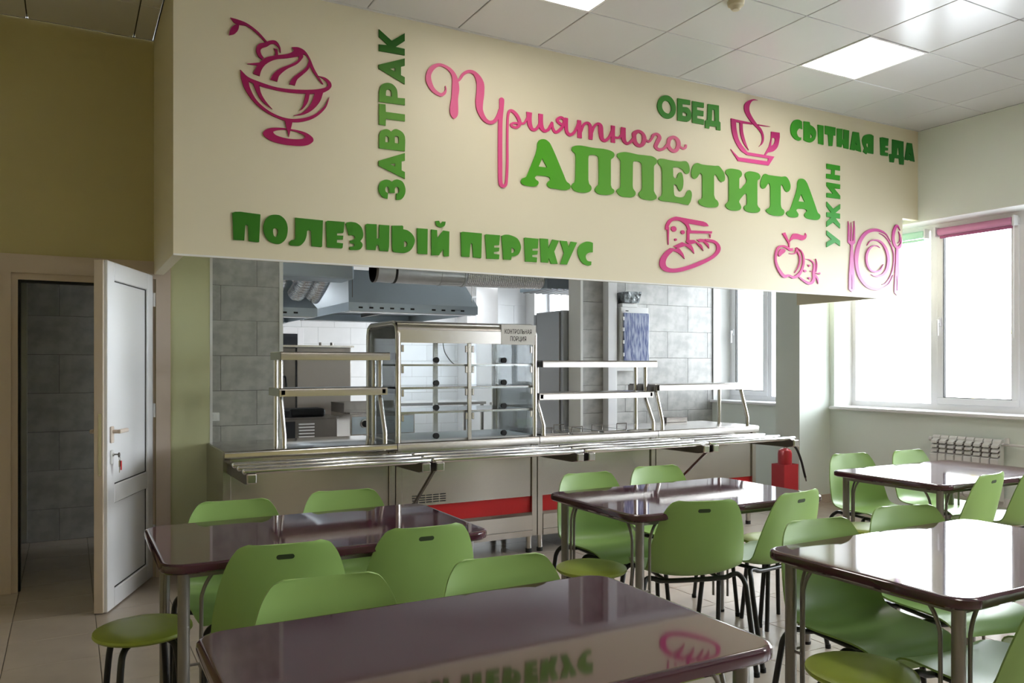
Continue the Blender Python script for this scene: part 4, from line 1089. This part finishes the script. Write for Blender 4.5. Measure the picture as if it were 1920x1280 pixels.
ART['snack'] = [
    ('letter', ['F 799,2249 812,2256 840,2259 951,2254 951,2246 944,2097 932,2095 887,2098 883,2182 ~875,2188 868,2184 863,2100 805,2099']),
    ('letter', ['F ~1027,2259 ~1062,2257 ~1092,2231 ~1104,2187 ~1095,2131 ~1069,2100 ~1041,2093 ~1002,2105 ~976,2137 ~967,2181 ~979,2227 ~1002,2251 | ~1035,2183 ~1047,2177 ~1049,2161 ~1042,2138 ~1035,2133 ~1026,2139 ~1021,2162 ~1023,2177']),
    ('letter', ['F 1147,2253 1309,2251 1304,2097 1298,2093 1242,2095 1238,2182 ~1225,2187 1215,2180 ~1212,2152 ~1201,2121 ~1179,2096 ~1161,2090 1122,2090 ~1112,2099 ~1122,2119 ~1132,2123 ~1144,2127 1147,2138']),
    ('letter', ['F 1326,2245 1337,2252 1439,2253 1433,2193 1429,2186 1393,2183 1393,2169 1431,2171 1429,2147 1393,2144 1392,2127 1430,2125 1427,2099 1422,2095 1339,2094 1332,2099']),
    ('letter', ['F 1446,2243 1454,2252 1478,2257 ~1512,2253 ~1542,2231 ~1554,2194 ~1551,2168 1536,2146 ~1549,2131 ~1546,2110 ~1529,2094 1473,2089 1468,2098 1471,2108 ~1495,2112 ~1499,2125 ~1490,2128 1473,2129 1471,2144 ~1490,2151 ~1502,2161 ~1499,2173 ~1486,2177 1465,2175']),
    ('letter', ['F 1568,2247 1577,2254 1639,2256 1639,2169 1654,2173 1655,2255 1720,2256 1718,2126 1713,2096 1658,2096 1651,2130 1637,2128 1632,2099 1575,2098']),
    ('letter', ['F 1736,2256 1804,2262 1810,2258 1810,2240 ~1841,2234 ~1873,2210 ~1887,2177 ~1875,2137 ~1850,2107 ~1813,2094 1759,2094 ~1743,2100 1738,2127 | 1815,2167 ~1831,2164 ~1837,2152 ~1831,2136 1815,2130', 'F 1901,2254 1973,2255 1971,2096 1912,2094 1905,2100']),
    ('letter', ['F 1997,2254 2037,2253 2039,2204 2080,2254 2122,2251 2119,2093 2085,2089 2079,2136 2049,2094 1999,2092', 'F 2027,2309 2050,2313 ~2061,2295 2073,2310 2096,2311 ~2090,2287 ~2068,2273 ~2042,2276 ~2028,2295']),
    ('letter', ['F 2201,2251 2215,2257 2353,2257 2349,2100 2345,2095 2291,2097 2284,2183 ~2276,2188 2271,2180 2264,2098 2207,2097']),
    ('letter', ['F 2376,2250 2383,2254 2487,2255 2480,2190 2443,2185 2443,2171 2482,2174 2478,2149 2441,2142 2441,2130 2482,2128 2479,2098 2388,2095']),
    ('letter', ['F 2498,2252 ~2524,2262 ~2563,2262 ~2619,2242 ~2645,2192 ~2630,2145 ~2602,2126 2573,2121 2570,2099 2512,2098 | 2572,2180 ~2591,2174 ~2597,2162 ~2588,2149 2572,2143']),
    ('letter', ['F 2669,2251 2676,2255 2780,2254 2776,2189 2733,2184 2733,2171 2776,2173 2772,2147 2732,2142 2732,2129 2770,2127 2767,2095 2678,2094']),
    ('letter', ['F 2792,2258 2857,2259 2860,2195 2891,2258 2944,2254 2906,2176 2934,2094 2881,2091 2863,2128 2857,2097 2801,2098']),
    ('letter', ['F 2951,2255 3009,2255 3024,2215 3042,2255 3092,2252 3009,2094 2956,2094 2985,2171']),
    ('letter', ['F 3225,2259 3224,2193 ~3199,2190 ~3174,2178 ~3164,2160 ~3177,2132 3212,2127 3210,2103 ~3186,2097 ~3143,2110 ~3109,2148 ~3097,2194 ~3118,2236 ~3161,2262 ~3199,2265']),
]
ART['lunch'] = [
    ('letter', ['F ~3876,3400 ~3917,3398 ~3954,3371 ~3973,3327 ~3965,3276 ~3935,3243 ~3898,3230 ~3858,3234 ~3818,3263 ~3798,3303 ~3807,3347 ~3836,3384 | ~3882,3361 ~3906,3354 ~3927,3326 ~3929,3297 ~3913,3274 ~3895,3268 ~3865,3276 ~3845,3299 ~3843,3327 ~3858,3351']),
    ('letter', ['F 3990,3397 4112,3401 4112,3365 4038,3362 4038,3339 ~4086,3342 ~4112,3325 ~4126,3292 ~4118,3258 ~4093,3238 4067,3233 3990,3231 | 4037,3299 ~4059,3302 ~4076,3296 ~4080,3286 ~4074,3275 4037,3273']),
    ('letter', ['F 4133,3399 4249,3402 4248,3365 4180,3362 4180,3338 4246,3339 4244,3300 4181,3297 4181,3275 4249,3275 4248,3236 4135,3235']),
    ('letter', ['F 4289,3401 4401,3406 4403,3285 4417,3277 4418,3217 4376,3215 4374,3239 4306,3235 4302,3214 4263,3214 4263,3271 4283,3276 | 4334,3365 4356,3365 4362,3279 4328,3279']),
]
ART['hearty'] = [
    ('letter', ['F 5314,3415 5319,3353 ~5293,3356 ~5268,3342 ~5255,3316 ~5266,3291 ~5285,3281 5306,3283 5304,3261 ~5276,3253 ~5230,3262 ~5194,3290 ~5182,3329 ~5190,3372 ~5221,3411 ~5255,3423 ~5289,3424']),
    ('letter', ['F 5336,3421 5404,3425 5413,3401 ~5452,3389 ~5478,3365 ~5484,3336 ~5469,3291 ~5439,3266 ~5409,3256 ~5366,3258 5336,3266 | 5414,3333 ~5428,3322 ~5437,3311 ~5428,3296 5411,3292', 'F 5504,3417 5574,3418 5573,3258 5513,3259']),
    ('letter', ['F 5592,3422 5722,3424 5719,3354 5695,3356 5683,3262 5641,3257 5630,3350 5594,3351']),
    ('letter', ['F 5740,3419 5810,3424 5808,3334 5822,3339 5824,3423 5893,3422 5886,3262 5826,3264 5821,3294 5808,3294 5796,3266 5742,3266']),
    ('letter', ['F 5942,3420 6020,3422 6049,3258 5995,3263 5973,3271 5966,3261 5906,3261 | 5978,3335 5988,3309 5973,3307']),
    ('letter', ['F 6212,3420 6210,3261 6150,3260 6133,3266 6118,3247 6074,3263 6093,3297 ~6071,3330 ~6064,3368 ~6086,3404 ~6130,3422 ~6175,3428 | 6145,3343 ~6120,3341 ~6115,3326 ~6125,3311 6143,3306']),
    ('letter', ['F 6301,3418 6331,3424 6415,3424 6408,3358 6372,3355 6369,3339 6408,3339 6408,3317 6367,3312 6364,3295 6408,3294 6408,3267 6321,3263 6308,3266']),
    ('letter', ['F 6467,3424 6624,3425 6624,3291 6632,3282 6627,3216 6569,3214 6561,3263 6498,3262 6488,3220 6434,3218 6426,3288 6465,3294 | 6540,3358 6556,3358 6564,3297 6530,3292']),
    ('letter', ['F 6675,3422 6744,3424 6782,3262 6723,3264 6707,3272 6691,3263 6643,3264 | 6712,3336 6720,3313 6701,3309']),
]
ART['appetite'] = [
    ('letter', ['F ~2814,2932 ~2843,2930 ~2877,2905 2983,2709 ~3005,2667 ~3028,2653 ~3039,2635 ~3026,2615 ~2987,2605 ~2910,2606 ~2868,2609 ~2848,2630 ~2860,2651 ~2874,2662 ~2868,2679 ~2843,2684 2768,2681 ~2752,2664 ~2762,2651 ~2780,2641 ~2780,2625 ~2760,2607 ~2714,2602 ~2661,2608 ~2645,2624 ~2655,2647 ~2682,2660 ~2694,2676 2760,2826 ~2770,2863 ~2774,2899 ~2789,2922 | 2810,2802 2849,2744 2782,2742']),
    ('letter', ['F ~3061,2915 ~3105,2927 ~3149,2929 ~3224,2927 3315,2931 ~3369,2927 ~3404,2915 ~3411,2899 ~3402,2880 ~3381,2863 3379,2844 3379,2682 ~3388,2662 ~3409,2648 ~3406,2630 ~3383,2616 ~3324,2606 ~3265,2610 ~3242,2634 ~3256,2658 ~3274,2678 3274,2853 ~3267,2871 ~3242,2878 3211,2876 ~3191,2867 3186,2846 3186,2698 ~3193,2671 ~3211,2653 ~3211,2631 ~3189,2612 ~3127,2603 ~3074,2609 ~3046,2635 ~3057,2657 ~3074,2669 3079,2690 3082,2844 ~3076,2866 ~3057,2880 ~3048,2895']),
    ('letter', ['F ~3456,2921 ~3500,2932 ~3545,2933 ~3620,2929 3701,2932 ~3752,2932 ~3788,2918 ~3796,2900 ~3788,2883 ~3770,2867 3766,2852 3766,2680 ~3778,2661 ~3793,2642 ~3788,2625 ~3757,2611 ~3706,2608 ~3650,2616 ~3626,2642 ~3635,2659 ~3652,2673 3660,2694 3656,2855 ~3647,2872 ~3625,2879 3594,2878 ~3579,2872 3574,2853 3572,2700 ~3577,2677 ~3597,2655 ~3597,2635 ~3574,2616 ~3525,2610 ~3465,2613 ~3430,2641 ~3438,2658 ~3461,2672 3466,2697 3466,2860 ~3456,2875 ~3435,2892 ~3438,2911']),
    ('letter', ['F ~3825,2924 3919,2924 ~4010,2926 ~4069,2935 ~4093,2922 ~4107,2888 ~4104,2858 ~4085,2841 ~4064,2845 ~4036,2869 ~3999,2880 3954,2877 3946,2869 3948,2811 ~3961,2796 ~3983,2801 ~3991,2824 ~4002,2840 ~4023,2847 ~4036,2834 ~4046,2785 ~4039,2730 ~4018,2704 ~3999,2717 ~3983,2742 ~3967,2749 3952,2747 3954,2696 ~3961,2667 ~3983,2659 ~4031,2660 ~4064,2676 ~4080,2705 ~4102,2722 ~4121,2715 ~4129,2689 ~4118,2641 4096,2609 ~4058,2610 ~3994,2615 3845,2614 ~3814,2622 ~3814,2636 ~3838,2655 3845,2680 3844,2832 ~3835,2864 ~3809,2886 ~3804,2908']),
    ('letter', ['F ~4184,2936 ~4234,2930 4357,2935 ~4399,2939 ~4422,2925 ~4452,2894 ~4464,2860 ~4458,2832 ~4431,2819 ~4405,2829 ~4381,2859 ~4362,2870 4351,2853 4351,2711 ~4363,2683 ~4386,2668 ~4398,2645 ~4387,2624 ~4364,2616 ~4278,2610 ~4211,2623 ~4194,2645 ~4206,2661 ~4228,2671 4234,2687 4234,2848 ~4217,2863 ~4200,2848 ~4178,2822 ~4156,2813 ~4132,2824 ~4124,2856 ~4134,2895 ~4156,2925']),
    ('letter', ['F ~4511,2931 ~4571,2935 ~4625,2929 ~4642,2909 ~4637,2888 ~4616,2868 4613,2845 4612,2791 ~4620,2785 4643,2797 4686,2839 ~4694,2863 ~4680,2888 ~4677,2910 ~4704,2931 ~4760,2937 ~4822,2929 ~4842,2907 ~4834,2888 ~4812,2874 4808,2853 4808,2680 ~4819,2663 ~4839,2649 ~4834,2630 ~4803,2616 ~4735,2611 ~4680,2621 ~4664,2644 ~4674,2658 ~4694,2671 4695,2737 ~4686,2756 4661,2742 ~4625,2707 4612,2688 4612,2679 ~4625,2663 ~4634,2641 ~4619,2620 ~4565,2609 ~4499,2615 ~4469,2639 ~4478,2657 ~4500,2675 4504,2695 4504,2851 ~4496,2872 ~4472,2892 ~4478,2917']),
    ('letter', ['F ~4897,2935 ~4935,2930 5076,2932 ~5128,2939 ~5161,2915 ~5180,2875 ~5174,2837 ~5146,2816 ~5118,2826 ~5089,2865 ~5076,2868 5068,2853 5068,2705 ~5079,2678 ~5105,2662 ~5110,2642 ~5089,2619 ~5031,2610 ~4954,2614 ~4905,2639 ~4916,2656 ~4944,2670 4953,2690 4953,2841 ~4938,2865 ~4919,2851 ~4897,2824 ~4875,2814 ~4850,2823 ~4842,2847 ~4853,2890 ~4878,2927']),
    ('letter', ['F ~5313,2943 ~5347,2937 ~5380,2906 5476,2730 ~5503,2680 ~5531,2663 ~5531,2639 ~5503,2619 ~5428,2616 ~5367,2623 ~5343,2642 ~5353,2662 ~5372,2678 ~5360,2693 ~5327,2695 5266,2691 ~5248,2676 ~5260,2660 ~5273,2645 ~5263,2623 ~5220,2614 ~5161,2618 ~5133,2639 ~5147,2657 ~5174,2669 5193,2703 5246,2821 ~5260,2869 ~5263,2907 ~5283,2935 | 5303,2815 5348,2753 5274,2752']),
]
ART['dinner'] = [
    ('letter', ['F 5613,2539 5778,2464 5778,2419 5716,2445 5613,2397 5613,2440 5672,2468 5613,2500']),
    ('letter', ['F 5613,2783 5695,2729 5780,2777 5780,2737 5720,2697 5778,2695 5778,2653 5720,2654 5778,2607 5778,2570 5694,2615 5613,2569 5613,2614 5667,2653 5613,2654 5613,2693 5667,2694 5613,2743']),
    ('letter', ['F 5613,2946 5780,2945 5778,2907 5702,2906 5780,2849 5780,2821 5613,2820 5613,2856 5689,2858 5613,2916']),
    ('letter', ['F 5613,3104 5778,3104 5778,3063 5714,3063 5711,3020 5778,3021 5775,2979 5610,2980 5610,3018 5672,3020 5673,3062 5613,3062']),
]
ART['cup'] = [
    ('steam', ['F 4816,3512 ~4767,3513 ~4712,3493 ~4673,3458 ~4668,3418 ~4694,3373 4742,3328 4767,3312 ~4816,3283 ~4853,3248 ~4862,3204 ~4847,3166 4825,3143 ~4865,3173 ~4881,3211 ~4876,3251 ~4853,3288 4806,3320 ~4754,3368 ~4724,3413 ~4724,3453 ~4748,3492 ~4779,3507']),
    ('rim', ['F 4527,3326 4610,3324 4745,3323 4754,3311 4646,3305 4580,3306', 'F 4816,3321 4953,3322 4890,3316 4819,3313']),
    ('bowl', ['F 4527,3326 4580,3306 ~4586,3246 ~4616,3162 4700,3084 4997,3086 4934,3007 4601,3003 4524,3086 4607,3032 4924,3038 4931,3063 4694,3062 ~4622,3096 ~4562,3168 ~4535,3239', 'F 4620,3311 4649,3313 ~4655,3238 ~4682,3162 4715,3102 ~4658,3154 ~4625,3229']),
    ('handle', ['F 4962,3283 5057,3287 ~5057,3248 ~5035,3172 ~4990,3130 4924,3110 4902,3085 4887,3088 4937,3160 ~4959,3226 | 4971,3235 5003,3237 ~5006,3219 ~4990,3185 4959,3167']),
]
ART['plate'] = [
    ('fork', ['F 5882,2641 5894,2609 5902,2475 5914,2472 5918,2568 5922,2633 5928,2569 5933,2475 5945,2478 5953,2587 5959,2650 5969,2589 5971,2461 5943,2440 5943,2413 5961,2193 5964,2057 5926,2033 5889,2054 5892,2189 5914,2411 5913,2438 5878,2457 5881,2581 | 5925,2191 5933,2126 5931,2058 5922,2058 5921,2126']),
    ('plate', ['S1.54 6446,2505,2 6395,2559,7 6327,2587,18 6226,2592,26 6118,2560,26 6036,2480,27 5993,2368,32 5991,2270,27 6028,2174,25 6101,2107,25 6184,2078,24 6276,2074,21 6361,2095,12 6429,2134,7 6481,2210,2', 'S1.58 6288,2571,2 6361,2548,6 6429,2498,8 6481,2423,8 6491,2351,8 6476,2266,7 6438,2191,7 6386,2132,15 6327,2115,2', 'S1.53 6126,2448,2 6167,2487,7 6234,2504,13 6310,2492,18 6378,2438,23 6413,2351,23 6395,2261,23 6344,2208,21 6276,2188,15 6217,2187,7 6180,2199,2', 'S1.49 6301,2441,2 6259,2455,7 6209,2451,9 6151,2417,16 6119,2355,18 6126,2289,17 6167,2237,15 6234,2224,15 6301,2244,12 6344,2297,2']),
    ('spoon', ['S1.55 6578,2616,2 6550,2650,11 6524,2654,19 6494,2609,23 6481,2546,22 6494,2491,23 6524,2463,21 6563,2465,21 6590,2504,8 6590,2555,2', 'S1.67 6555,2606,2 6575,2571,7 6572,2520,7 6542,2498,2', 'F 6520,2454 6550,2456 6555,2327 6566,2186 6563,2056 6528,2029 6494,2053 6502,2183 6514,2324 | 6528,2224 6536,2156 6535,2072 6524,2071 6522,2156']),
]
ART['sundae'] = [
    ('cherry', ['F 788,3334 ~821,3332 ~876,3321 ~938,3286 989,3238 978,3233 ~931,3275 ~876,3305 836,3304 ~809,3310', 'F 836,3306 ~830,3274 ~809,3247 782,3235 ~788,3268 ~812,3298', 'S0.97 1063,3191,3 1057,3219,9 1034,3242,19 1006,3238,19 981,3221,23 950,3205,27 939,3181,25 947,3154,22 965,3138,15', 'F 1025,3208 ~1044,3204 1049,3172 1031,3166 ~1034,3189']),
    ('ice_cream', ['F 910,3045 933,3094 879,3092 879,3094 945,3112 ~981,3147 ~1044,3172 ~1108,3193 ~1140,3219 1127,3234 ~1166,3240 ~1202,3227 ~1231,3190 ~1258,3132 1311,3051 1304,3051 ~1278,3080 ~1248,3117 1235,3141 ~1225,3179 ~1208,3202 1192,3205 1163,3187 ~1101,3166 ~1031,3145 ~981,3109 ~956,3069 947,3036', 'F 1006,3027 1045,3022 ~1057,3058 ~1101,3104 ~1159,3144 ~1192,3186 1192,3205 1169,3195 ~1163,3167 ~1127,3138 ~1063,3101 ~1025,3065', 'F 1113,3018 1145,3016 ~1159,3053 ~1192,3088 ~1225,3126 ~1235,3161 1228,3186 ~1221,3158 ~1208,3130 ~1166,3090 ~1127,3050']),
    ('bowl', ['F 842,3054 ~882,3021 ~938,3005 ~1031,2989 ~1127,2991 ~1244,3008 ~1311,3028 ~1338,3047 ~1334,3063 ~1311,3082 1281,3095 ~1324,3091 ~1355,3069 ~1359,3044 ~1338,3019 ~1291,2994 ~1205,2979 ~1101,2970 ~1000,2974 ~913,2988 876,3001', 'F 842,3054 885,3000 ~894,2960 ~931,2896 ~1000,2846 ~1076,2822 ~1153,2824 ~1244,2857 ~1311,2916 1349,2983 ~1324,2912 ~1258,2846 ~1179,2811 ~1101,2803 ~1012,2825 ~931,2871 ~870,2943 ~846,3009', 'F 910,2994 944,2982 ~956,2938 ~981,2898 1017,2860 ~962,2895 ~931,2941', 'F 1261,2991 1311,3004 ~1291,2946 ~1251,2894 ~1198,2857 1137,2840 ~1192,2869 ~1238,2925', 'F 1208,2981 1231,2983 ~1221,2935 ~1198,2896 1174,2874 ~1192,2911']),
    ('foot', ['F 1087,2808 1132,2806 1111,2714', 'F ~965,2713 ~987,2742 ~1044,2758 ~1127,2761 ~1205,2753 ~1248,2729 ~1251,2707 ~1218,2682 ~1153,2669 ~1063,2669 ~1000,2683 | ~1022,2731 ~1050,2746 ~1101,2753 ~1166,2747 ~1205,2730 ~1192,2715 ~1140,2705 ~1076,2706 ~1034,2716']),
]
ART['bread'] = [
    ('loaf', ['F 3920,2272 ~3869,2236 ~3828,2185 ~3821,2140 ~3844,2110 ~3895,2093 ~3977,2094 ~4082,2117 ~4211,2160 ~4336,2217 ~4403,2267 ~4419,2306 ~4397,2342 ~4347,2364 4262,2366 4257,2357 4292,2345 ~4353,2339 ~4378,2316 ~4369,2278 ~4320,2237 ~4211,2193 ~4082,2148 ~3977,2124 ~3920,2122 ~3884,2136 ~3877,2168 ~3900,2210 3951,2253 ~3998,2240 ~4024,2226 4059,2200 ~4046,2235 4009,2274 3988,2278 3970,2267 3946,2273', 'F 3949,2286 4035,2324 4072,2315 4114,2314 ~4141,2287 4153,2245 ~4114,2277 4067,2298 3998,2276', 'F 4069,2331 4109,2346 4152,2349 4189,2331 ~4227,2314 4245,2273 ~4211,2300 4173,2328 4114,2314 4098,2315', 'F 4176,2353 4211,2362 4246,2363 4270,2346 ~4298,2327 4302,2296 ~4276,2321 4243,2340 4205,2337']),
    ('cheese', ['F 3874,2405 ~3879,2441 ~3910,2482 ~3967,2509 3998,2510 4243,2497 ~4276,2487 4298,2466 4254,2462 4096,2470 ~4109,2444 4122,2419 4332,2429 4328,2412 4106,2397 4106,2346 4077,2331 4075,2335 4082,2348 4082,2416 4090,2420 ~4072,2453 ~4024,2480 ~3977,2482 ~3936,2470 ~3905,2431 3910,2422 3905,2295 3900,2294 3892,2406', 'C1.25 3955,2417,20', 'C1.25 4041,2399,15', 'C1.25 3972,2338,9', 'F 4304,2404 4320,2406 4313,2376']),
]
ART['apple'] = [
    ('apple', ['F 5086,2472 5120,2483 5173,2403 5173,2366 5161,2369 5158,2396', 'F 5173,2410 ~5179,2437 ~5211,2477 ~5255,2484 ~5318,2475 ~5350,2479 5354,2498 ~5370,2479 ~5357,2451 ~5318,2434 ~5267,2439 ~5217,2435 ~5186,2422', 'S1.41 5208,2350,23 5173,2348,22 5130,2365,19 5086,2369,16 5043,2354,16 5019,2315,16 5011,2262,15 5025,2210,19 5062,2160,23 5108,2125,26 5161,2134,18 5211,2121,20 5267,2140,23 5312,2187,18 5334,2247,15 5331,2300,13 5306,2344,8 5252,2371,3', 'S1.53 5242,2366,4 5261,2341,14 5287,2302,12 5290,2253,11 5267,2202,6 5230,2160,2', 'S1.43 5164,2314,2 5204,2314,7 5236,2323,8 5245,2353,6', 'F ~5086,2348 ~5123,2338 ~5111,2319 ~5083,2302 ~5055,2283 ~5040,2299 ~5055,2331']),
    ('strawberry', ['S1.45 5360,2282,2 5408,2278,8 5454,2254,12 5463,2218,18 5454,2172,21 5460,2128,23 5434,2090,22 5389,2083,22 5331,2103,16 5277,2131,11', 'S1.44 5480,2292,2 5493,2247,8 5483,2188,9 5463,2168,7', 'S1.50 5467,2160,14 5499,2125,14 5509,2082,2', 'S1.44 5483,2170,5 5532,2172,16', 'C1.44 5402,2229,9', 'C1.62 5350,2182,10', 'C1.33 5420,2183,5', 'C1.44 5402,2124,10']),
]
ART['pleasant'] = [
    ('letter', ['S1.10 2095,3172,5 2098,3149,9 2086,3124,18 2057,3111,21 2010,3135,27 1982,3182,34 1981,3228,29 2007,3272,27 2053,3299,18 2104,3292,19 2140,3269,25 2160,3233,34 2166,3173,45 2160,3106,41 2155,3045,52 2155,3005,49 2155,2984,30 2155,2974,8', 'S1.09 2166,3207,14 2195,3232,15 2221,3270,18 2262,3294,19 2306,3285,27 2340,3236,48 2342,3169,51 2335,3107,49 2340,3053,40 2371,3004,29 2409,2986,23 2447,3001,22 2474,3040,22 2490,3083,23']),
    ('letter', ['S1.16 2503,3163,7 2502,3158,23 2500,3143,31 2498,3091,27 2490,3008,27 2488,2870,27 2488,2733,27 2490,2609,26 2505,2582,23 2529,2592,18 2537,2635,16 2542,2739,15 2542,2877,14 2544,3015,14 2552,3072,16 2572,3089,18 2604,3073,22 2628,3042,23 2636,3011,22 2616,2984,16 2584,2983,16 2570,2995,15 2588,3008,14 2620,3011,14 2664,3016,14']),
    ('letter', ['S1.11 2642,3014,12 2668,3018,13 2687,3044,13 2701,3072,13', 'S1.14 2709,3098,37 2709,3054,32 2714,3015,30 2733,2987,21 2760,2991,18 2783,3018,16 2799,3053,16', 'S1.20 2799,3100,29 2799,3053,28 2803,3014,30 2826,2990,21 2858,3002,18 2881,3039,16 2891,3059,12']),
    ('letter', ['S1.22 2891,3057,12 2895,3020,16 2917,2993,19 2953,3015,19 2981,3053,17 2986,3088,18 2961,3101,17 2933,3083,19 2941,3064,19 2969,3054,16 2993,3065,14', 'S1.17 3005,3104,22 3002,3056,25 3009,3009,22 3033,2992,21 3066,3010,17 3094,3055,16 3111,3099,16']),
    ('letter', ['S1.29 3111,3104,23 3113,3044,26 3115,2981,27', 'S1.23 3123,3018,12 3148,3077,16 3181,3095,17 3202,3078,22 3208,3030,27 3206,2983,25', 'S1.26 3218,3032,12 3235,3075,14 3264,3101,17 3290,3090,27 3294,3042,31 3303,3001,25 3328,2991,21 3362,3016,16 3388,3062,16 3401,3099,15']),
    ('letter', ['S1.18 3399,3107,28 3399,3050,26 3399,2986,30', 'S1.18 3410,3026,13 3449,3028,15 3475,3053,15', 'S1.30 3490,3107,29 3488,3055,33 3497,3013,26 3523,2996,19 3558,3015,17 3585,3047,16']),
    ('letter', ['S1.29 3589,3047,25 3589,3076,30 3625,3099,22 3665,3086,23 3679,3049,30 3661,3007,25 3625,2996,25 3594,3016,30 3589,3054,23', 'S1.29 3688,3046,15 3720,3036,15 3747,3062,14 3761,3085,16']),
    ('letter', ['S1.25 3747,3058,13 3761,3089,18 3797,3101,21 3820,3079,27 3797,3039,27 3784,3008,25 3811,2990,21 3858,3003,19 3895,3038,18']),
    ('letter', ['S1.28 3904,3046,24 3914,3080,27 3956,3101,22 3994,3080,30 3999,3044,30 3975,3004,25 3937,2999,25 3906,3024,27 3904,3053,22', 'S1.39 4003,3045,13 4042,3027,15 4067,3038,15 4073,3061,12']),
]

INFO = {'breakfast': ('wall_lettering', 'green cut-out word ЗАВТРАК running vertically beside the sundae picture', 'lettering', 'green_breakfast'),
        'snack': ('wall_lettering', 'green chunky words ПОЛЕЗНЫЙ ПЕРЕКУС along the foot of the bulkhead', 'lettering', 'green_snack'),
        'lunch': ('wall_lettering', 'small green word ОБЕД left of the coffee cup picture', 'lettering', 'green_lunch'),
        'hearty': ('wall_lettering', 'dark green chunky words СЫТНАЯ ЕДА beside the window wall', 'lettering', 'green_hearty'),
        'appetite': ('wall_lettering', 'large green slab letters АППЕТИТА across the bulkhead', 'lettering', 'green_appetite'),
        'dinner': ('wall_lettering', 'small green word УЖИН running vertically above the plate picture', 'lettering', 'green_dinner'),
        'pleasant': ('wall_lettering', 'pink handwritten word Приятного above the large green letters', 'lettering', 'pink_pleasant'),
        'sundae': ('wall_picture', 'magenta cut-out picture of a sundae glass with cherry', 'wall picture', 'pink_sundae'),
        'cup': ('wall_picture', 'pink cut-out picture of a steaming cup on a saucer', 'wall picture', 'pink_cup'),
        'bread': ('wall_picture', 'pink cut-out picture of a bread loaf with cheese', 'wall picture', 'pink_bread'),
        'apple': ('wall_picture', 'small pink cut-out picture of an apple with strawberry', 'wall picture', 'pink_apple'),
        'plate': ('wall_picture', 'pink cut-out picture of a plate between fork and spoon', 'wall picture', 'pink_plate')}
for key, parts in ART.items():
    nm, lab, cat, mt_ = INFO[key]
    t = empty(nm, (0, 0, 0), lab, cat)
    for pn, items in parts:
        art_piece(items).build(pn, mt_, t)
